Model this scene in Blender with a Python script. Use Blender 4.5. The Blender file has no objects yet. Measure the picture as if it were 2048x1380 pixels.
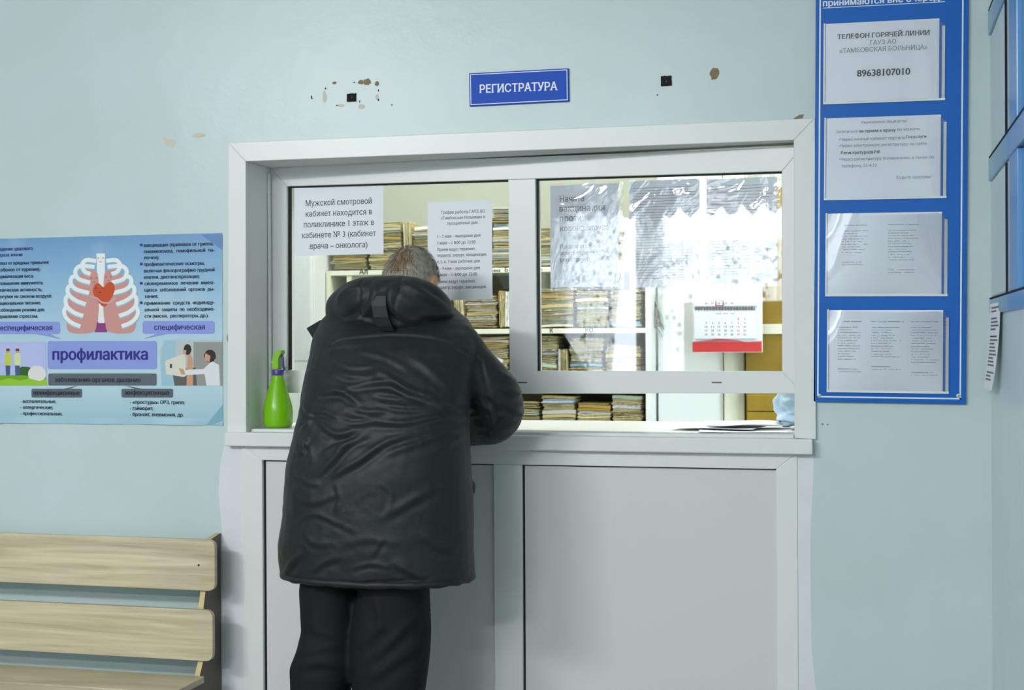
import bpy, math, random
import numpy as np
from mathutils import Matrix, Vector, noise as mnoise
from mathutils.geometry import delaunay_2d_cdt

random.seed(7)
rng = np.random.default_rng(7)
SC = bpy.context.scene
COL = SC.collection

# ------------------------------------------------------------------ camera
IMG_W, IMG_H, FOC = 2048, 1380, 2756.0
YAW, PITCH, ROLL = .24906, -.00248, -.00526
CAM = np.array([0.0, -3.93, 1.30])


def cam_axes():
    cw, sw = math.cos(YAW), math.sin(YAW)
    cp, sp = math.cos(PITCH), math.sin(PITCH)
    cr, sr = math.cos(ROLL), math.sin(ROLL)
    f = np.array([-sw * cp, cw * cp, sp])
    r0 = np.array([cw, sw, 0.0])
    u0 = np.cross(r0, f)
    return cr * r0 + sr * u0, -sr * r0 + cr * u0, f


AX_R, AX_U, AX_F = cam_axes()
cd = bpy.data.cameras.new('camera')
cd.sensor_width = 36.0
cd.lens = FOC / IMG_W * 36.0
cd.clip_start = .05
cd.dof.use_dof = True
cd.dof.focus_distance = 3.95
cd.dof.aperture_fstop = 4.5
co = bpy.data.objects.new('camera', cd)
COL.objects.link(co)
co.matrix_world = Matrix(((AX_R[0], AX_U[0], -AX_F[0], CAM[0]), (AX_R[1], AX_U[1], -AX_F[1], CAM[1]),
                          (AX_R[2], AX_U[2], -AX_F[2], CAM[2]), (0, 0, 0, 1)))
SC.camera = co

# ------------------------------------------------------------------ sky, lamps, exposure
w = bpy.data.worlds.new('sky')
SC.world = w
w.use_nodes = True
bg = w.node_tree.nodes['Background']
bg.inputs[0].default_value = (.80, .90, 1.0, 1)
bg.inputs[1].default_value = 7.5
SC.view_settings.view_transform = 'Standard'
SC.view_settings.look = 'None'
SC.view_settings.exposure = 0.22
SC.view_settings.gamma = 1.0
SC.view_settings.use_curve_mapping = False


def area(name, loc, size, power, color, target=None):
    l = bpy.data.lights.new(name, 'AREA')
    l.shape = 'RECTANGLE'
    l.size, l.size_y = size
    l.energy = power
    l.color = color
    o = bpy.data.objects.new(name, l)
    COL.objects.link(o)
    o.location = loc
    if target is not None:
        d = Vector(target) - Vector(loc)
        o.rotation_euler = d.to_track_quat('-Z', 'Y').to_euler()
    return o


HALL = (.985, 1.0, .985)
area('hall_lamp_light', (-3.1, -4.6, 2.90), (1.2, .3), 104, HALL, (-1.2, -1.5, 0))
area('hall_lamp_light', (-1.35, -4.6, 2.90), (1.2, .3), 34, HALL, (-1.2, -1.5, 0))
area('hall_lamp_light', (-1.9, -6.6, 2.90), (1.2, .3), 150, HALL)
area('office_lamp_light', (-1.45, .80, 2.83), (1.2, .3), 21, (1, 1, .93))
area('office_lamp_light', (-.15, .95, 2.83), (.9, .3), 17, (1, 1, .95))


# ------------------------------------------------------------------ measuring helpers
def ray(px, py):
    return AX_R * ((px - 1024) / FOC) - AX_U * ((py - 690) / FOC) + AX_F


def onY(px, py, y=0.0):
    d = ray(px, py)
    return CAM + d * ((y - CAM[1]) / d[1])


def onX(px, py, x):
    d = ray(px, py)
    return CAM + d * ((x - CAM[0]) / d[0])


def onZ(px, py, z):
    d = ray(px, py)
    return CAM + d * ((z - CAM[2]) / d[2])


# ------------------------------------------------------------------ materials
def srgb(r, g, b):
    f = lambda c: c / 12.92 if c <= .04045 else ((c + .055) / 1.055) ** 2.4
    return (f(r / 255), f(g / 255), f(b / 255), 1)


class NT:
    def __init__(s, name):
        s.m = bpy.data.materials.new(name)
        s.m.use_nodes = True
        s.t = s.m.node_tree
        s.b = s.t.nodes['Principled BSDF']
        s.out = s.t.nodes['Material Output']

    def n(s, typ, **kw):
        nd = s.t.nodes.new(typ)
        for k, v in kw.items():
            if isinstance(k, str) and k.startswith('i_'):
                key = k[2:]
                key = int(key) if key.isdigit() else key.replace('_', ' ')
                nd.inputs[key].default_value = v
            else:
                setattr(nd, k, v)
        return nd

    def l(s, a, b):
        s.t.links.new(a, b)


def mat(name, col, rough=.5, spec=.4, bump=0, bscale=60, var=0, vscale=6, metal=0, sheen=0, detail=4, stretch=None):
    q = NT(name)
    b = q.b
    c = col if len(col) == 4 else (*col, 1)
    b.inputs['Base Color'].default_value = c
    b.inputs['Roughness'].default_value = rough
    b.inputs['Specular IOR Level'].default_value = spec
    b.inputs['Metallic'].default_value = metal
    if sheen:
        b.inputs['Sheen Weight'].default_value = sheen
    if bump or var:
        tc = q.n('ShaderNodeTexCoord')
        src = tc.outputs['Object']
        if stretch:
            mp = q.n('ShaderNodeMapping')
            mp.inputs['Scale'].default_value = stretch
            q.l(src, mp.inputs[0])
            src = mp.outputs[0]
        if bump:
            nz = q.n('ShaderNodeTexNoise', i_Scale=bscale, i_Detail=detail)
            q.l(src, nz.inputs['Vector'])
            bp = q.n('ShaderNodeBump', i_Strength=bump, i_Distance=.01)
            q.l(nz.outputs['Fac'], bp.inputs['Height'])
            q.l(bp.outputs[0], b.inputs['Normal'])
        if var:
            nz2 = q.n('ShaderNodeTexNoise', i_Scale=vscale, i_Detail=5.0)
            q.l(src, nz2.inputs['Vector'])
            rp = q.n('ShaderNodeValToRGB')
            rp.color_ramp.elements[0].position = .3
            rp.color_ramp.elements[1].position = .7
            rp.color_ramp.elements[0].color = tuple(x * (1 - var) for x in c[:3]) + (1,)
            rp.color_ramp.elements[1].color = tuple(min(1, x * (1 + var)) for x in c[:3]) + (1,)
            q.l(nz2.outputs['Fac'], rp.inputs[0])
            q.l(rp.outputs[0], b.inputs['Base Color'])
    return q.m


def glass_mat(name, ior=1.5, boost=1.6, rough=0.0, tint=(1, 1, 1, 1), bump=0, bscale=20, stretch=None, haze=0):
    """thin sheet: clear straight through, fresnel mirror on top"""
    q = NT(name)
    q.t.nodes.remove(q.b)
    tr = q.n('ShaderNodeBsdfTransparent')
    tr.inputs[0].default_value = tint
    gl = q.n('ShaderNodeBsdfGlossy')
    gl.inputs['Roughness'].default_value = rough
    fr = q.n('ShaderNodeFresnel', i_IOR=ior)
    mu = q.n('ShaderNodeMath', operation='MULTIPLY', use_clamp=True)
    mu.inputs[1].default_value = boost
    q.l(fr.outputs[0], mu.inputs[0])
    mx = q.n('ShaderNodeMixShader')
    q.l(mu.outputs[0], mx.inputs[0])
    q.l(tr.outputs[0], mx.inputs[1])
    q.l(gl.outputs[0], mx.inputs[2])
    last = mx
    if haze:
        df = q.n('ShaderNodeBsdfDiffuse')
        df.inputs[0].default_value = (.9, .92, .95, 1)
        m2 = q.n('ShaderNodeMixShader')
        m2.inputs[0].default_value = haze
        q.l(mx.outputs[0], m2.inputs[1])
        q.l(df.outputs[0], m2.inputs[2])
        last = m2
    if bump:
        tc = q.n('ShaderNodeTexCoord')
        mp = q.n('ShaderNodeMapping')
        if stretch:
            mp.inputs['Scale'].default_value = stretch
        q.l(tc.outputs['Object'], mp.inputs[0])
        nz = q.n('ShaderNodeTexNoise', i_Scale=bscale, i_Detail=3.0, i_Distortion=1.5)
        q.l(mp.outputs[0], nz.inputs['Vector'])
        bp = q.n('ShaderNodeBump', i_Strength=bump, i_Distance=.01)
        q.l(nz.outputs['Fac'], bp.inputs['Height'])
        q.l(bp.outputs[0], gl.inputs['Normal'])
    q.l(last.outputs[0], q.out.inputs[0])
    return q.m


def wood_mat(name, c1, c2, rough=.45, sx=1.2, sz=26):
    q = NT(name)
    tc = q.n('ShaderNodeTexCoord')
    mp = q.n('ShaderNodeMapping')
    mp.inputs['Scale'].default_value = (sx, 3, sz)
    q.l(tc.outputs['Object'], mp.inputs[0])
    nz = q.n('ShaderNodeTexNoise', i_Scale=1.6, i_Detail=6.0, i_Roughness=.62, i_Distortion=1.1)
    q.l(mp.outputs[0], nz.inputs['Vector'])
    mp2 = q.n('ShaderNodeMapping')
    mp2.inputs['Scale'].default_value = (sx * 1.6, 3, sz * 5)
    q.l(tc.outputs['Object'], mp2.inputs[0])
    nz2 = q.n('ShaderNodeTexNoise', i_Scale=1.5, i_Detail=3.0)
    q.l(mp2.outputs[0], nz2.inputs['Vector'])
    ad = q.n('ShaderNodeMath', operation='MULTIPLY_ADD')
    ad.inputs[1].default_value = .35
    q.l(nz2.outputs['Fac'], ad.inputs[0])
    q.l(nz.outputs['Fac'], ad.inputs[2])
    rp = q.n('ShaderNodeValToRGB')
    rp.color_ramp.elements[0].position = .42
    rp.color_ramp.elements[1].position = .9
    rp.color_ramp.elements[0].color = c1
    rp.color_ramp.elements[1].color = c2
    q.l(ad.outputs[0], rp.inputs[0])
    q.l(rp.outputs[0], q.b.inputs['Base Color'])
    q.b.inputs['Roughness'].default_value = rough
    return q.m


def wall_mat(name, col, rough=.33):
    """old oil paint: brush marks, lumps, faint blotches"""
    q = NT(name)
    tc = q.n('ShaderNodeTexCoord')
    big = q.n('ShaderNodeTexNoise', i_Scale=2.2, i_Detail=5.0, i_Roughness=.6)
    q.l(tc.outputs['Object'], big.inputs['Vector'])
    rp = q.n('ShaderNodeValToRGB')
    rp.color_ramp.elements[0].position = .3
    rp.color_ramp.elements[1].position = .72
    rp.color_ramp.elements[0].color = (col[0] * .93, col[1] * .97, col[2] * .955, 1)
    rp.color_ramp.elements[1].color = (col[0] * 1.04, col[1] * 1.02, col[2] * 1.05, 1)
    q.l(big.outputs['Fac'], rp.inputs[0])
    q.l(rp.outputs[0], q.b.inputs['Base Color'])
    q.b.inputs['Roughness'].default_value = rough
    q.b.inputs['Specular IOR Level'].default_value = .4
    mp = q.n('ShaderNodeMapping')
    mp.inputs['Scale'].default_value = (.8, 1, .8)
    q.l(tc.outputs['Object'], mp.inputs[0])
    n1 = q.n('ShaderNodeTexNoise', i_Scale=22.0, i_Detail=6.0, i_Roughness=.65, i_Distortion=.2)
    q.l(mp.outputs[0], n1.inputs['Vector'])
    n2 = q.n('ShaderNodeTexNoise', i_Scale=5.0, i_Detail=2.0)
    q.l(tc.outputs['Object'], n2.inputs['Vector'])
    ad = q.n('ShaderNodeMath', operation='MULTIPLY_ADD')
    ad.inputs[1].default_value = 2.0
    q.l(n2.outputs['Fac'], ad.inputs[0])
    q.l(n1.outputs['Fac'], ad.inputs[2])
    bp = q.n('ShaderNodeBump', i_Strength=.085, i_Distance=.012)
    q.l(ad.outputs[0], bp.inputs['Height'])
    q.l(bp.outputs[0], q.b.inputs['Normal'])
    return q.m


M = {}
M['wall'] = wall_mat('aqua_wall_paint', srgb(198, 214, 215))
M['wall_r'] = wall_mat('aqua_wall_paint_gloss', srgb(206, 224, 228), .25)
M['plaster'] = mat('bare_filler', srgb(222, 224, 232), .8, .2, .2, 30, .03, 8)
M['chip_brown'] = mat('brown_underpaint', srgb(140, 125, 98), .8, .2, 0, 60, .15, 60)
M['chip_peach'] = mat('peach_underpaint', srgb(214, 206, 192), .8, .2)
M['chip_black'] = mat('black_fleck', srgb(40, 44, 46), .8, .2)
M['pvc'] = mat('white_plastic', srgb(226, 229, 229), .32, .45)
M['pvc_panel'] = mat('white_plastic_panel', srgb(214, 213, 215), .36, .4)
M['pvc_matte'] = mat('white_plastic_dull', srgb(222, 225, 222), .7, .15)
M['gasket'] = mat('black_gasket', srgb(28, 30, 28), .6, .3)
M['paper'] = mat('white_paper', srgb(238, 242, 250), .75, .2)
M['paper_w'] = mat('plain_paper', srgb(232, 234, 236), .75, .2)
M['ink'] = mat('black_print', srgb(52, 54, 58), .8, .1)
M['ink_grey'] = mat('grey_print', srgb(120, 124, 130), .8, .1)
M['glass'] = glass_mat('window_glass', 1.5, 1.9)
M['film'] = glass_mat('crinkled_film', 1.5, 2.3, .05, (.97, .98, .99, 1), .60, 5, (1, 1, 1), .10)
M['pocket'] = glass_mat('clear_pocket', 1.5, 2.2, .03, (.98, .99, 1, 1), .02, 5, (2.0, 1, .5), .05)
M['pocket_edge'] = mat('pocket_edge', srgb(224, 230, 234), .4, .4)
M['sign_blue'] = mat('sign_blue', srgb(24, 80, 190), .5, .2, 0, 0, .04, 12)
M['board_blue'] = mat('board_blue', srgb(22, 100, 190), .3, .3, 0, 0, .04, 6)
M['sign_white'] = mat('sign_white', srgb(228, 234, 242), .4, .4)
M['sign_edge'] = mat('sign_edge', srgb(140, 150, 165), .5, .3)
M['brass'] = mat('brass', (.7, .55, .25), .35, .5, metal=1)
M['floor'] = mat('linoleum', srgb(120, 116, 108), .4, .4, 0, 0, .12, 10)
M['ceil'] = mat('ceiling_white', srgb(228, 230, 228), .8, .2)
M['hall'] = mat('hall_wall', srgb(176, 198, 198), .45, .3)
M['office'] = mat('office_cream_wall', srgb(226, 228, 210), .6, .3, .05, 20)
M['office_w'] = mat('office_white', srgb(236, 240, 236), .5, .3)
M['shelf'] = mat('cream_shelf', srgb(232, 232, 206), .5, .3)
M['shelf_back_shaded'] = mat('shelf_back_shaded', srgb(120, 120, 98), .7, .2)  # cream back panel, shade of the bays put into its colour
M['strip'] = mat('label_strip', srgb(244, 244, 224), .6, .3)
M['brown'] = mat('hardboard', srgb(144, 118, 30), .45, .4, 0, 0, .14, 12)
M['bench'] = wood_mat('ash_laminate', srgb(170, 157, 128), srgb(218, 207, 180), .42, 1.0, 15)
M['bench_edge'] = mat('birch_edge', srgb(205, 186, 138), .55, .3)
M['bench_dark'] = wood_mat('dark_laminate', srgb(84, 77, 68), srgb(104, 97, 86), .5, 20, 3)
M['jacket'] = mat('dark_nylon', (.0078, .0113, .0124), .54, .40, .12, 420, .12, 9, sheen=.06)
M['trouser'] = mat('black_cloth', (.0070, .0078, .0092), .75, .25, .12, 500)
M['skin'] = mat('skin', srgb(205, 150, 125), .5, .4, .05, 90, .06, 30)
M['scalp'] = mat('scalp', srgb(140, 122, 104), .6, .3, .1, 120, .1, 30)
M['hair'] = mat('grey_hair', srgb(184, 178, 166), .5, .4, 0, 0, .35, 90)
M['hair_b'] = mat('brown_hair', srgb(142, 116, 90), .5, .4, 0, 0, .35, 90)
M['shoe'] = mat('black_leather', (.015, .014, .014), .4, .5)
M['green'] = mat('green_plastic', srgb(118, 188, 8), .28, .5)
M['green_l'] = mat('green_plastic_head', srgb(130, 190, 40), .35, .5)
M['purple'] = mat('purple_plastic', srgb(84, 62, 150), .35, .5)
M['tape'] = mat('black_foam', srgb(34, 36, 38), .8, .2, .3, 200)
M['gown'] = mat('pale_blue_gown', srgb(196, 220, 240), .8, .2, .2, 40)
M['blue_rail'] = mat('pale_blue', srgb(120, 165, 195), .25, .5)
M['blue_deep'] = mat('deep_blue_paint', srgb(92, 152, 214), .22, .5)
M['aqua'] = mat('aqua_paint', srgb(206, 224, 224), .35, .3)
M['gap'] = mat('dark_gap', srgb(30, 40, 56), .8, .2)
M['steel'] = mat('slot_grey', srgb(92, 98, 98), .5, .4)
M['red'] = mat('red_print', srgb(206, 58, 58), .45, .4)
M['red_l'] = mat('light_red_print', srgb(222, 110, 116), .45, .4)
M['red_ink'] = mat('red_ink', srgb(222, 130, 130), .7, .2)
M['dark_red'] = mat('dark_red_plastic', srgb(140, 24, 40), .4, .4)
M['black'] = mat('black_wire', srgb(40, 42, 44), .5, .4)
M['plant'] = mat('dry_leaf', srgb(150, 176, 130), .7, .2)
M['plant_d'] = mat('dry_plume', srgb(120, 112, 112), .8, .2)
M['wood_dark'] = wood_mat('brown_veneer', srgb(48, 36, 26), srgb(70, 52, 38), .5)
M['folder'] = [mat('folder_' + n, c, .75, .2, 0, 0, .22, 16) for n, c in (
    ('buff', srgb(196, 180, 124)), ('tan', srgb(176, 150, 84)), ('cream', srgb(226, 218, 182)),
    ('grey', srgb(190, 190, 180)), ('ochre', srgb(160, 132, 60)), ('white', srgb(238, 238, 230)),
    ('green', srgb(186, 206, 176)), ('blue', srgb(140, 178, 206)), ('olive', srgb(140, 128, 84)))]
FOLDER_WORD = ['buff', 'tan', 'cream', 'grey', 'ochre', 'white', 'pale green', 'blue', 'olive']
M['pages'] = mat('yellowed_pages', srgb(222, 212, 168), .85, .1, .5, 60, .30, 34, stretch=(1, 1, 14))


# ------------------------------------------------------------------ objects
def prop(o, label=None, cat=None, group=None, kind=None):
    if label:
        o['label'] = label
    if cat:
        o['category'] = cat
    if group:
        o['group'] = group
    if kind:
        o['kind'] = kind
    return o


def empty(name, loc=(0, 0, 0), rz=0, **kw):
    o = bpy.data.objects.new(name, None)
    COL.objects.link(o)
    o.location = loc
    o.rotation_euler = (0, 0, rz)
    o.empty_display_size = .05
    return prop(o, **kw)


def world_m(o):
    m = Matrix.Identity(4)
    while o is not None:
        m = (Matrix.Translation(o.location) @ o.rotation_euler.to_matrix().to_4x4()) @ m
        o = o.parent
    return m


class MB:
    def __init__(s):
        s.v, s.f, s.mi = [], [], []

    def add(s, verts, faces, mi=0):
        b = len(s.v)
        s.v.extend(tuple(float(c) for c in p) for p in verts)
        for f in faces:
            s.f.append(tuple(b + i for i in f))
            s.mi.append(mi)
        return s

    def box(s, x0, x1, y0, y1, z0, z1, mi=0):
        v = [(x, y, z) for z in (z0, z1) for y in (y0, y1) for x in (x0, x1)]
        return s.add(v, [(0, 2, 3, 1), (4, 5, 7, 6), (0, 1, 5, 4), (2, 6, 7, 3), (0, 4, 6, 2), (1, 3, 7, 5)], mi)

    def prism_y(s, poly, y0, y1, mi=0):
        """poly: (x,z) counter-clockwise seen from -y; extruded y0 (front) to y1"""
        n = len(poly)
        v = [(x, y0, z) for x, z in poly] + [(x, y1, z) for x, z in poly]
        f = [tuple(range(n)), tuple(range(2 * n - 1, n - 1, -1))]
        f += [(i, i + n, (i + 1) % n + n, (i + 1) % n) for i in range(n)]
        return s.add(v, f, mi)

    def prism_x(s, poly, x0, x1, mi=0):
        n = len(poly)
        v = [(x0, y, z) for y, z in poly] + [(x1, y, z) for y, z in poly]
        f = [tuple(range(n)), tuple(range(2 * n - 1, n - 1, -1))]
        f += [(i, i + n, (i + 1) % n + n, (i + 1) % n) for i in range(n)]
        return s.add(v, f, mi)

    def flat(s, poly, y, mi=0):
        return s.add([(x, y, z) for x, z in poly], [tuple(range(len(poly)))], mi)

    def lathe(s, prof, c, seg=32, mi=0, cap=True, axis=None, sx=1, sy=1):
        n = len(prof)
        v = []
        for r, h in prof:
            for k in range(seg):
                a = 2 * math.pi * k / seg
                v.append((c[0] + r * sx * math.cos(a), c[1] + r * sy * math.sin(a), c[2] + h))
        f = []
        for i in range(n - 1):
            for k in range(seg):
                k2 = (k + 1) % seg
                f.append((i * seg + k, i * seg + k2, (i + 1) * seg + k2, (i + 1) * seg + k))
        if cap:
            f.append(tuple(range(seg - 1, -1, -1)))
            f.append(tuple((n - 1) * seg + k for k in range(seg)))
        return s.add(v, f, mi)

    def tube(s, path, radii, seg=12, mi=0, flat=1.0, up=(0, 0, 1)):
        P = [np.array(p, float) for p in path]
        n = len(P)
        if not hasattr(radii, '__len__'):
            radii = [radii] * n
        v = []
        for i in range(n):
            t = P[min(i + 1, n - 1)] - P[max(i - 1, 0)]
            t = t / (np.linalg.norm(t) + 1e-9)
            a = np.cross(t, np.array(up, float))
            if np.linalg.norm(a) < 1e-3:
                a = np.cross(t, np.array([1., 0, 0]))
            a /= np.linalg.norm(a)
            b = np.cross(a, t)
            for k in range(seg):
                an = 2 * math.pi * k / seg
                v.append(P[i] + radii[i] * (a * math.cos(an) + b * math.sin(an) * flat))
        f = []
        for i in range(n - 1):
            for k in range(seg):
                k2 = (k + 1) % seg
                f.append((i * seg + k, i * seg + k2, (i + 1) * seg + k2, (i + 1) * seg + k))
        f.append(tuple(range(seg - 1, -1, -1)))
        f.append(tuple((n - 1) * seg + k for k in range(seg)))
        return s.add(v, f, mi)

    def ball(s, c, r, seg=16, rings=10, mi=0, rot=None):
        r = np.array(r if hasattr(r, '__len__') else (r, r, r), float)
        v = []
        for i in range(rings + 1):
            th = math.pi * i / rings
            for k in range(seg):
                a = 2 * math.pi * k / seg
                p = np.array([math.sin(th) * math.cos(a), math.sin(th) * math.sin(a), math.cos(th)]) * r
                if rot is not None:
                    p = rot @ p
                v.append(np.array(c) + p)
        f = [(i * seg + k, (i + 1) * seg + k, (i + 1) * seg + (k + 1) % seg, i * seg + (k + 1) % seg)
             for i in range(rings) for k in range(seg)]
        return s.add(v, f, mi)

    def ring_loft(s, rings, mi=0, cap=True):
        n, m = len(rings), len(rings[0])
        v = [p for r in rings for p in r]
        f = [(i * m + k, i * m + (k + 1) % m, (i + 1) * m + (k + 1) % m, (i + 1) * m + k)
             for i in range(n - 1) for k in range(m)]
        if cap:
            f.append(tuple(range(m - 1, -1, -1)))
            f.append(tuple((n - 1) * m + k for k in range(m)))
        return s.add(v, f, mi)

    def build(s, name, mats, parent=None, smooth=False, bevel=0, local=False, **kw):
        me = bpy.data.meshes.new(name)
        V = s.v
        if parent is not None and not local:
            inv = world_m(parent).inverted()
            V = [tuple(inv @ Vector(p)) for p in V]
        me.from_pydata(V, [], s.f)
        if not isinstance(mats, (list, tuple)):
            mats = [mats]
        for m in mats:
            me.materials.append(m)
        me.polygons.foreach_set('material_index', s.mi)
        if smooth:
            me.polygons.foreach_set('use_smooth', [True] * len(s.f))
        me.update()
        o = bpy.data.objects.new(name, me)
        COL.objects.link(o)
        o.parent = parent
        if bevel:
            b = o.modifiers.new('soft_edges', 'BEVEL')
            b.width = bevel
            b.segments = 2
            b.limit_method = 'ANGLE'
        return prop(o, **kw)


# ------------------------------------------------------------------ lettering
GLYPHS = {}


def outline_fill(cu, serif):
    """fill the outlines of one letter by winding number (overlapping strokes stay solid)"""
    loops, V, E, bars = [], [], [], []
    boxes = []
    for sp in cu.splines:
        q = [p.co for p in sp.bezier_points]
        boxes.append((min(p.x for p in q), max(p.x for p in q), min(p.y for p in q), max(p.y for p in q)) if q else (0, 0, 0, 0))
    for si, sp in enumerate(cu.splines):
        n = len(sp.bezier_points)
        inner = any(i != si and b[0] < boxes[si][0] and b[1] > boxes[si][1] and b[2] < boxes[si][2] and b[3] > boxes[si][3] for i, b in enumerate(boxes))
        pts = []
        co_ = [(p.co.x, p.co.y) for p in sp.bezier_points]
        for i in range(n):
            p, q = sp.bezier_points[i], sp.bezier_points[(i + 1) % n]
            a, b, c, d = (np.array(v[:2]) for v in (p.co, p.handle_right, q.handle_left, q.co))
            straight = abs(np.cross(b - a, d - a)) < 1e-5 and abs(np.cross(c - a, d - a)) < 1e-5
            for t in ((0,) if straight else (0, .2, .4, .6, .8)):
                pts.append(a * (1 - t) ** 3 + 3 * b * t * (1 - t) ** 2 + 3 * c * t * t * (1 - t) + d * t ** 3)
        k = len(V)
        V += [Vector(p) for p in pts]
        E += [(k + i, k + (i + 1) % len(pts)) for i in range(len(pts))]
        loops.append(np.array(pts))
        if serif and n and not inner:
            lo, hi = min(p[1] for p in co_), max(p[1] for p in co_)
            for i in range(n):
                a, b = co_[i], co_[(i + 1) % n]
                dx = abs(a[0] - b[0])
                if abs(a[1] - b[1]) < .004 and .03 < dx < .19 and (abs(a[1] - lo) < .01 or abs(a[1] - hi) < .01):
                    t = .045 if abs(a[1] - lo) < .01 else -.045
                    bars.append((min(a[0], b[0]) - .052, max(a[0], b[0]) + .052, a[1], a[1] + t))
    if not V:
        return [], []
    vo, _, fo, _, _, _ = delaunay_2d_cdt(V, E, [], 0, 1e-5)
    vo = np.array([tuple(v) for v in vo])
    F = []
    for f in fo:
        c = vo[list(f)].mean(0)
        wn = 0
        for lp in loops:
            y0, y1 = lp[:, 1], np.roll(lp[:, 1], -1)
            x0, x1 = lp[:, 0], np.roll(lp[:, 0], -1)
            cr = (x1 - x0) * (c[1] - y0) - (c[0] - x0) * (y1 - y0)
            wn += int(((y0 <= c[1]) & (y1 > c[1]) & (cr > 0)).sum()) - int(((y0 > c[1]) & (y1 <= c[1]) & (cr < 0)).sum())
        if wn != 0:
            F.append(tuple(f))
    V = [(p[0], p[1], 0) for p in vo]
    for x0, x1, y0, y1 in bars:
        k = len(V)
        V += [(x0, min(y0, y1), 1), (x1, min(y0, y1), 1), (x1, max(y0, y1), 1), (x0, max(y0, y1), 1)]
        F.append((k, k + 1, k + 2, k + 3))
    return V, F


def glyph(ch, serif):
    if (ch, serif) in GLYPHS:
        return GLYPHS[ch, serif]
    out = []
    for body in (ch, '|' + ch + '|', '||'):
        c = bpy.data.curves.new('t', 'FONT')
        c.body = body
        o = bpy.data.objects.new('t', c)
        COL.objects.link(o)
        dg = bpy.context.evaluated_depsgraph_get()
        dg.update()
        cu = o.to_curve(dg)
        if body == ch:
            out.append(outline_fill(cu, serif))
        else:
            xs = [p.co.x for sp in cu.splines for p in sp.bezier_points]
            out.append(max(xs) - min(xs))
        o.to_curve_clear()
        bpy.data.objects.remove(o)
        bpy.data.curves.remove(c)
    (V, F), a, b = out
    GLYPHS[ch, serif] = (V, F, a - b)
    return GLYPHS[ch, serif]


def glyph_mesh(body, bold=0.0, serif=False):
    """letters side by side: (x, y, layer) and faces; a heavier weight repeats the outline a hair's breadth to each side"""
    V, F, x = [], [], 0.0
    shifts = ((-bold, 0), (bold, 0), (0, bold * .5), (0, -bold * .5)) if bold else ((0, 0),)
    for ch in body:
        gv, gf, adv = glyph(ch, serif)
        for li, (dx, dy) in enumerate(shifts):
            k = len(V)
            V += [(x + px + dx, py + dy, lz + 2 * li) for px, py, lz in gv]
            F += [tuple(i + k for i in f) for f in gf]
        x += adv
    return V, F


def letter(mb, body, u0, u1, v, place, mi=1, bold=0.0, serif=False, height=None, vscale=None):
    """fit BODY between u0 and u1 (metres) with its baseline at v; place(u, v) -> 3D point.
    height: size of the em in metres (else from the fitted width)"""
    V, F = glyph_mesh(body, bold, serif)
    if not V:
        return
    xs = [p[0] for p in V]
    x0, x1 = min(xs), max(xs)
    kx = (u1 - u0) / max(1e-6, x1 - x0)
    kz = height if height else kx * (vscale or 1)
    mb.add([np.array(place(u0 + (x - x0) * kx, v + y * kz)) - np.array([0, lz * 3e-5, 0]) for x, y, lz in V], F, mi)


def greek(mb, u0, u1, v, h, place, mi=1, seed=0):
    """a line of print too small to read: letter-sized dashes"""
    r = random.Random(seed)
    u = u0
    while u < u1:
        wd = r.uniform(.5, 1.1) * h
        if r.random() < .16:
            u += h * .7
            continue
        hh = h * r.uniform(.55, 1.0)
        mb.add([place(u, v), place(u + wd * .6, v), place(u + wd * .6, v + hh * .45), place(u, v + hh * .45)], [(0, 1, 2, 3)], mi)
        u += wd * .9


# ==================================================================== SETTING
def L(px, py, y=0.0):
    p = onY(px, py, y)
    return (p[0], p[2])


def blob(cx_, cz_, rx, rz, n=14, seed=0, j=.25):
    r = random.Random(seed)
    return [(cx_ + rx * (1 + r.uniform(-j, j)) * math.cos(2 * math.pi * k / n),
             cz_ + rz * (1 + r.uniform(-j, j)) * math.sin(2 * math.pi * k / n)) for k in range(n)]


OPL, OPR, OPT, OPB = -1.848, -.184, 1.852, .98      # opening in the wall
XR = .337                                           # right wall plane
XL, YB, ZC = -6.2, -8.0, 3.0

mb = MB()
mb.box(XL, OPL, 0, .20, 0, ZC)
mb.box(OPR, XR + .12, 0, .20, 0, ZC)
mb.box(OPL, OPR, 0, .20, OPT + .012, ZC)
mb.box(OPL, OPR, .10, .20, 0, OPB - .01)
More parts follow.
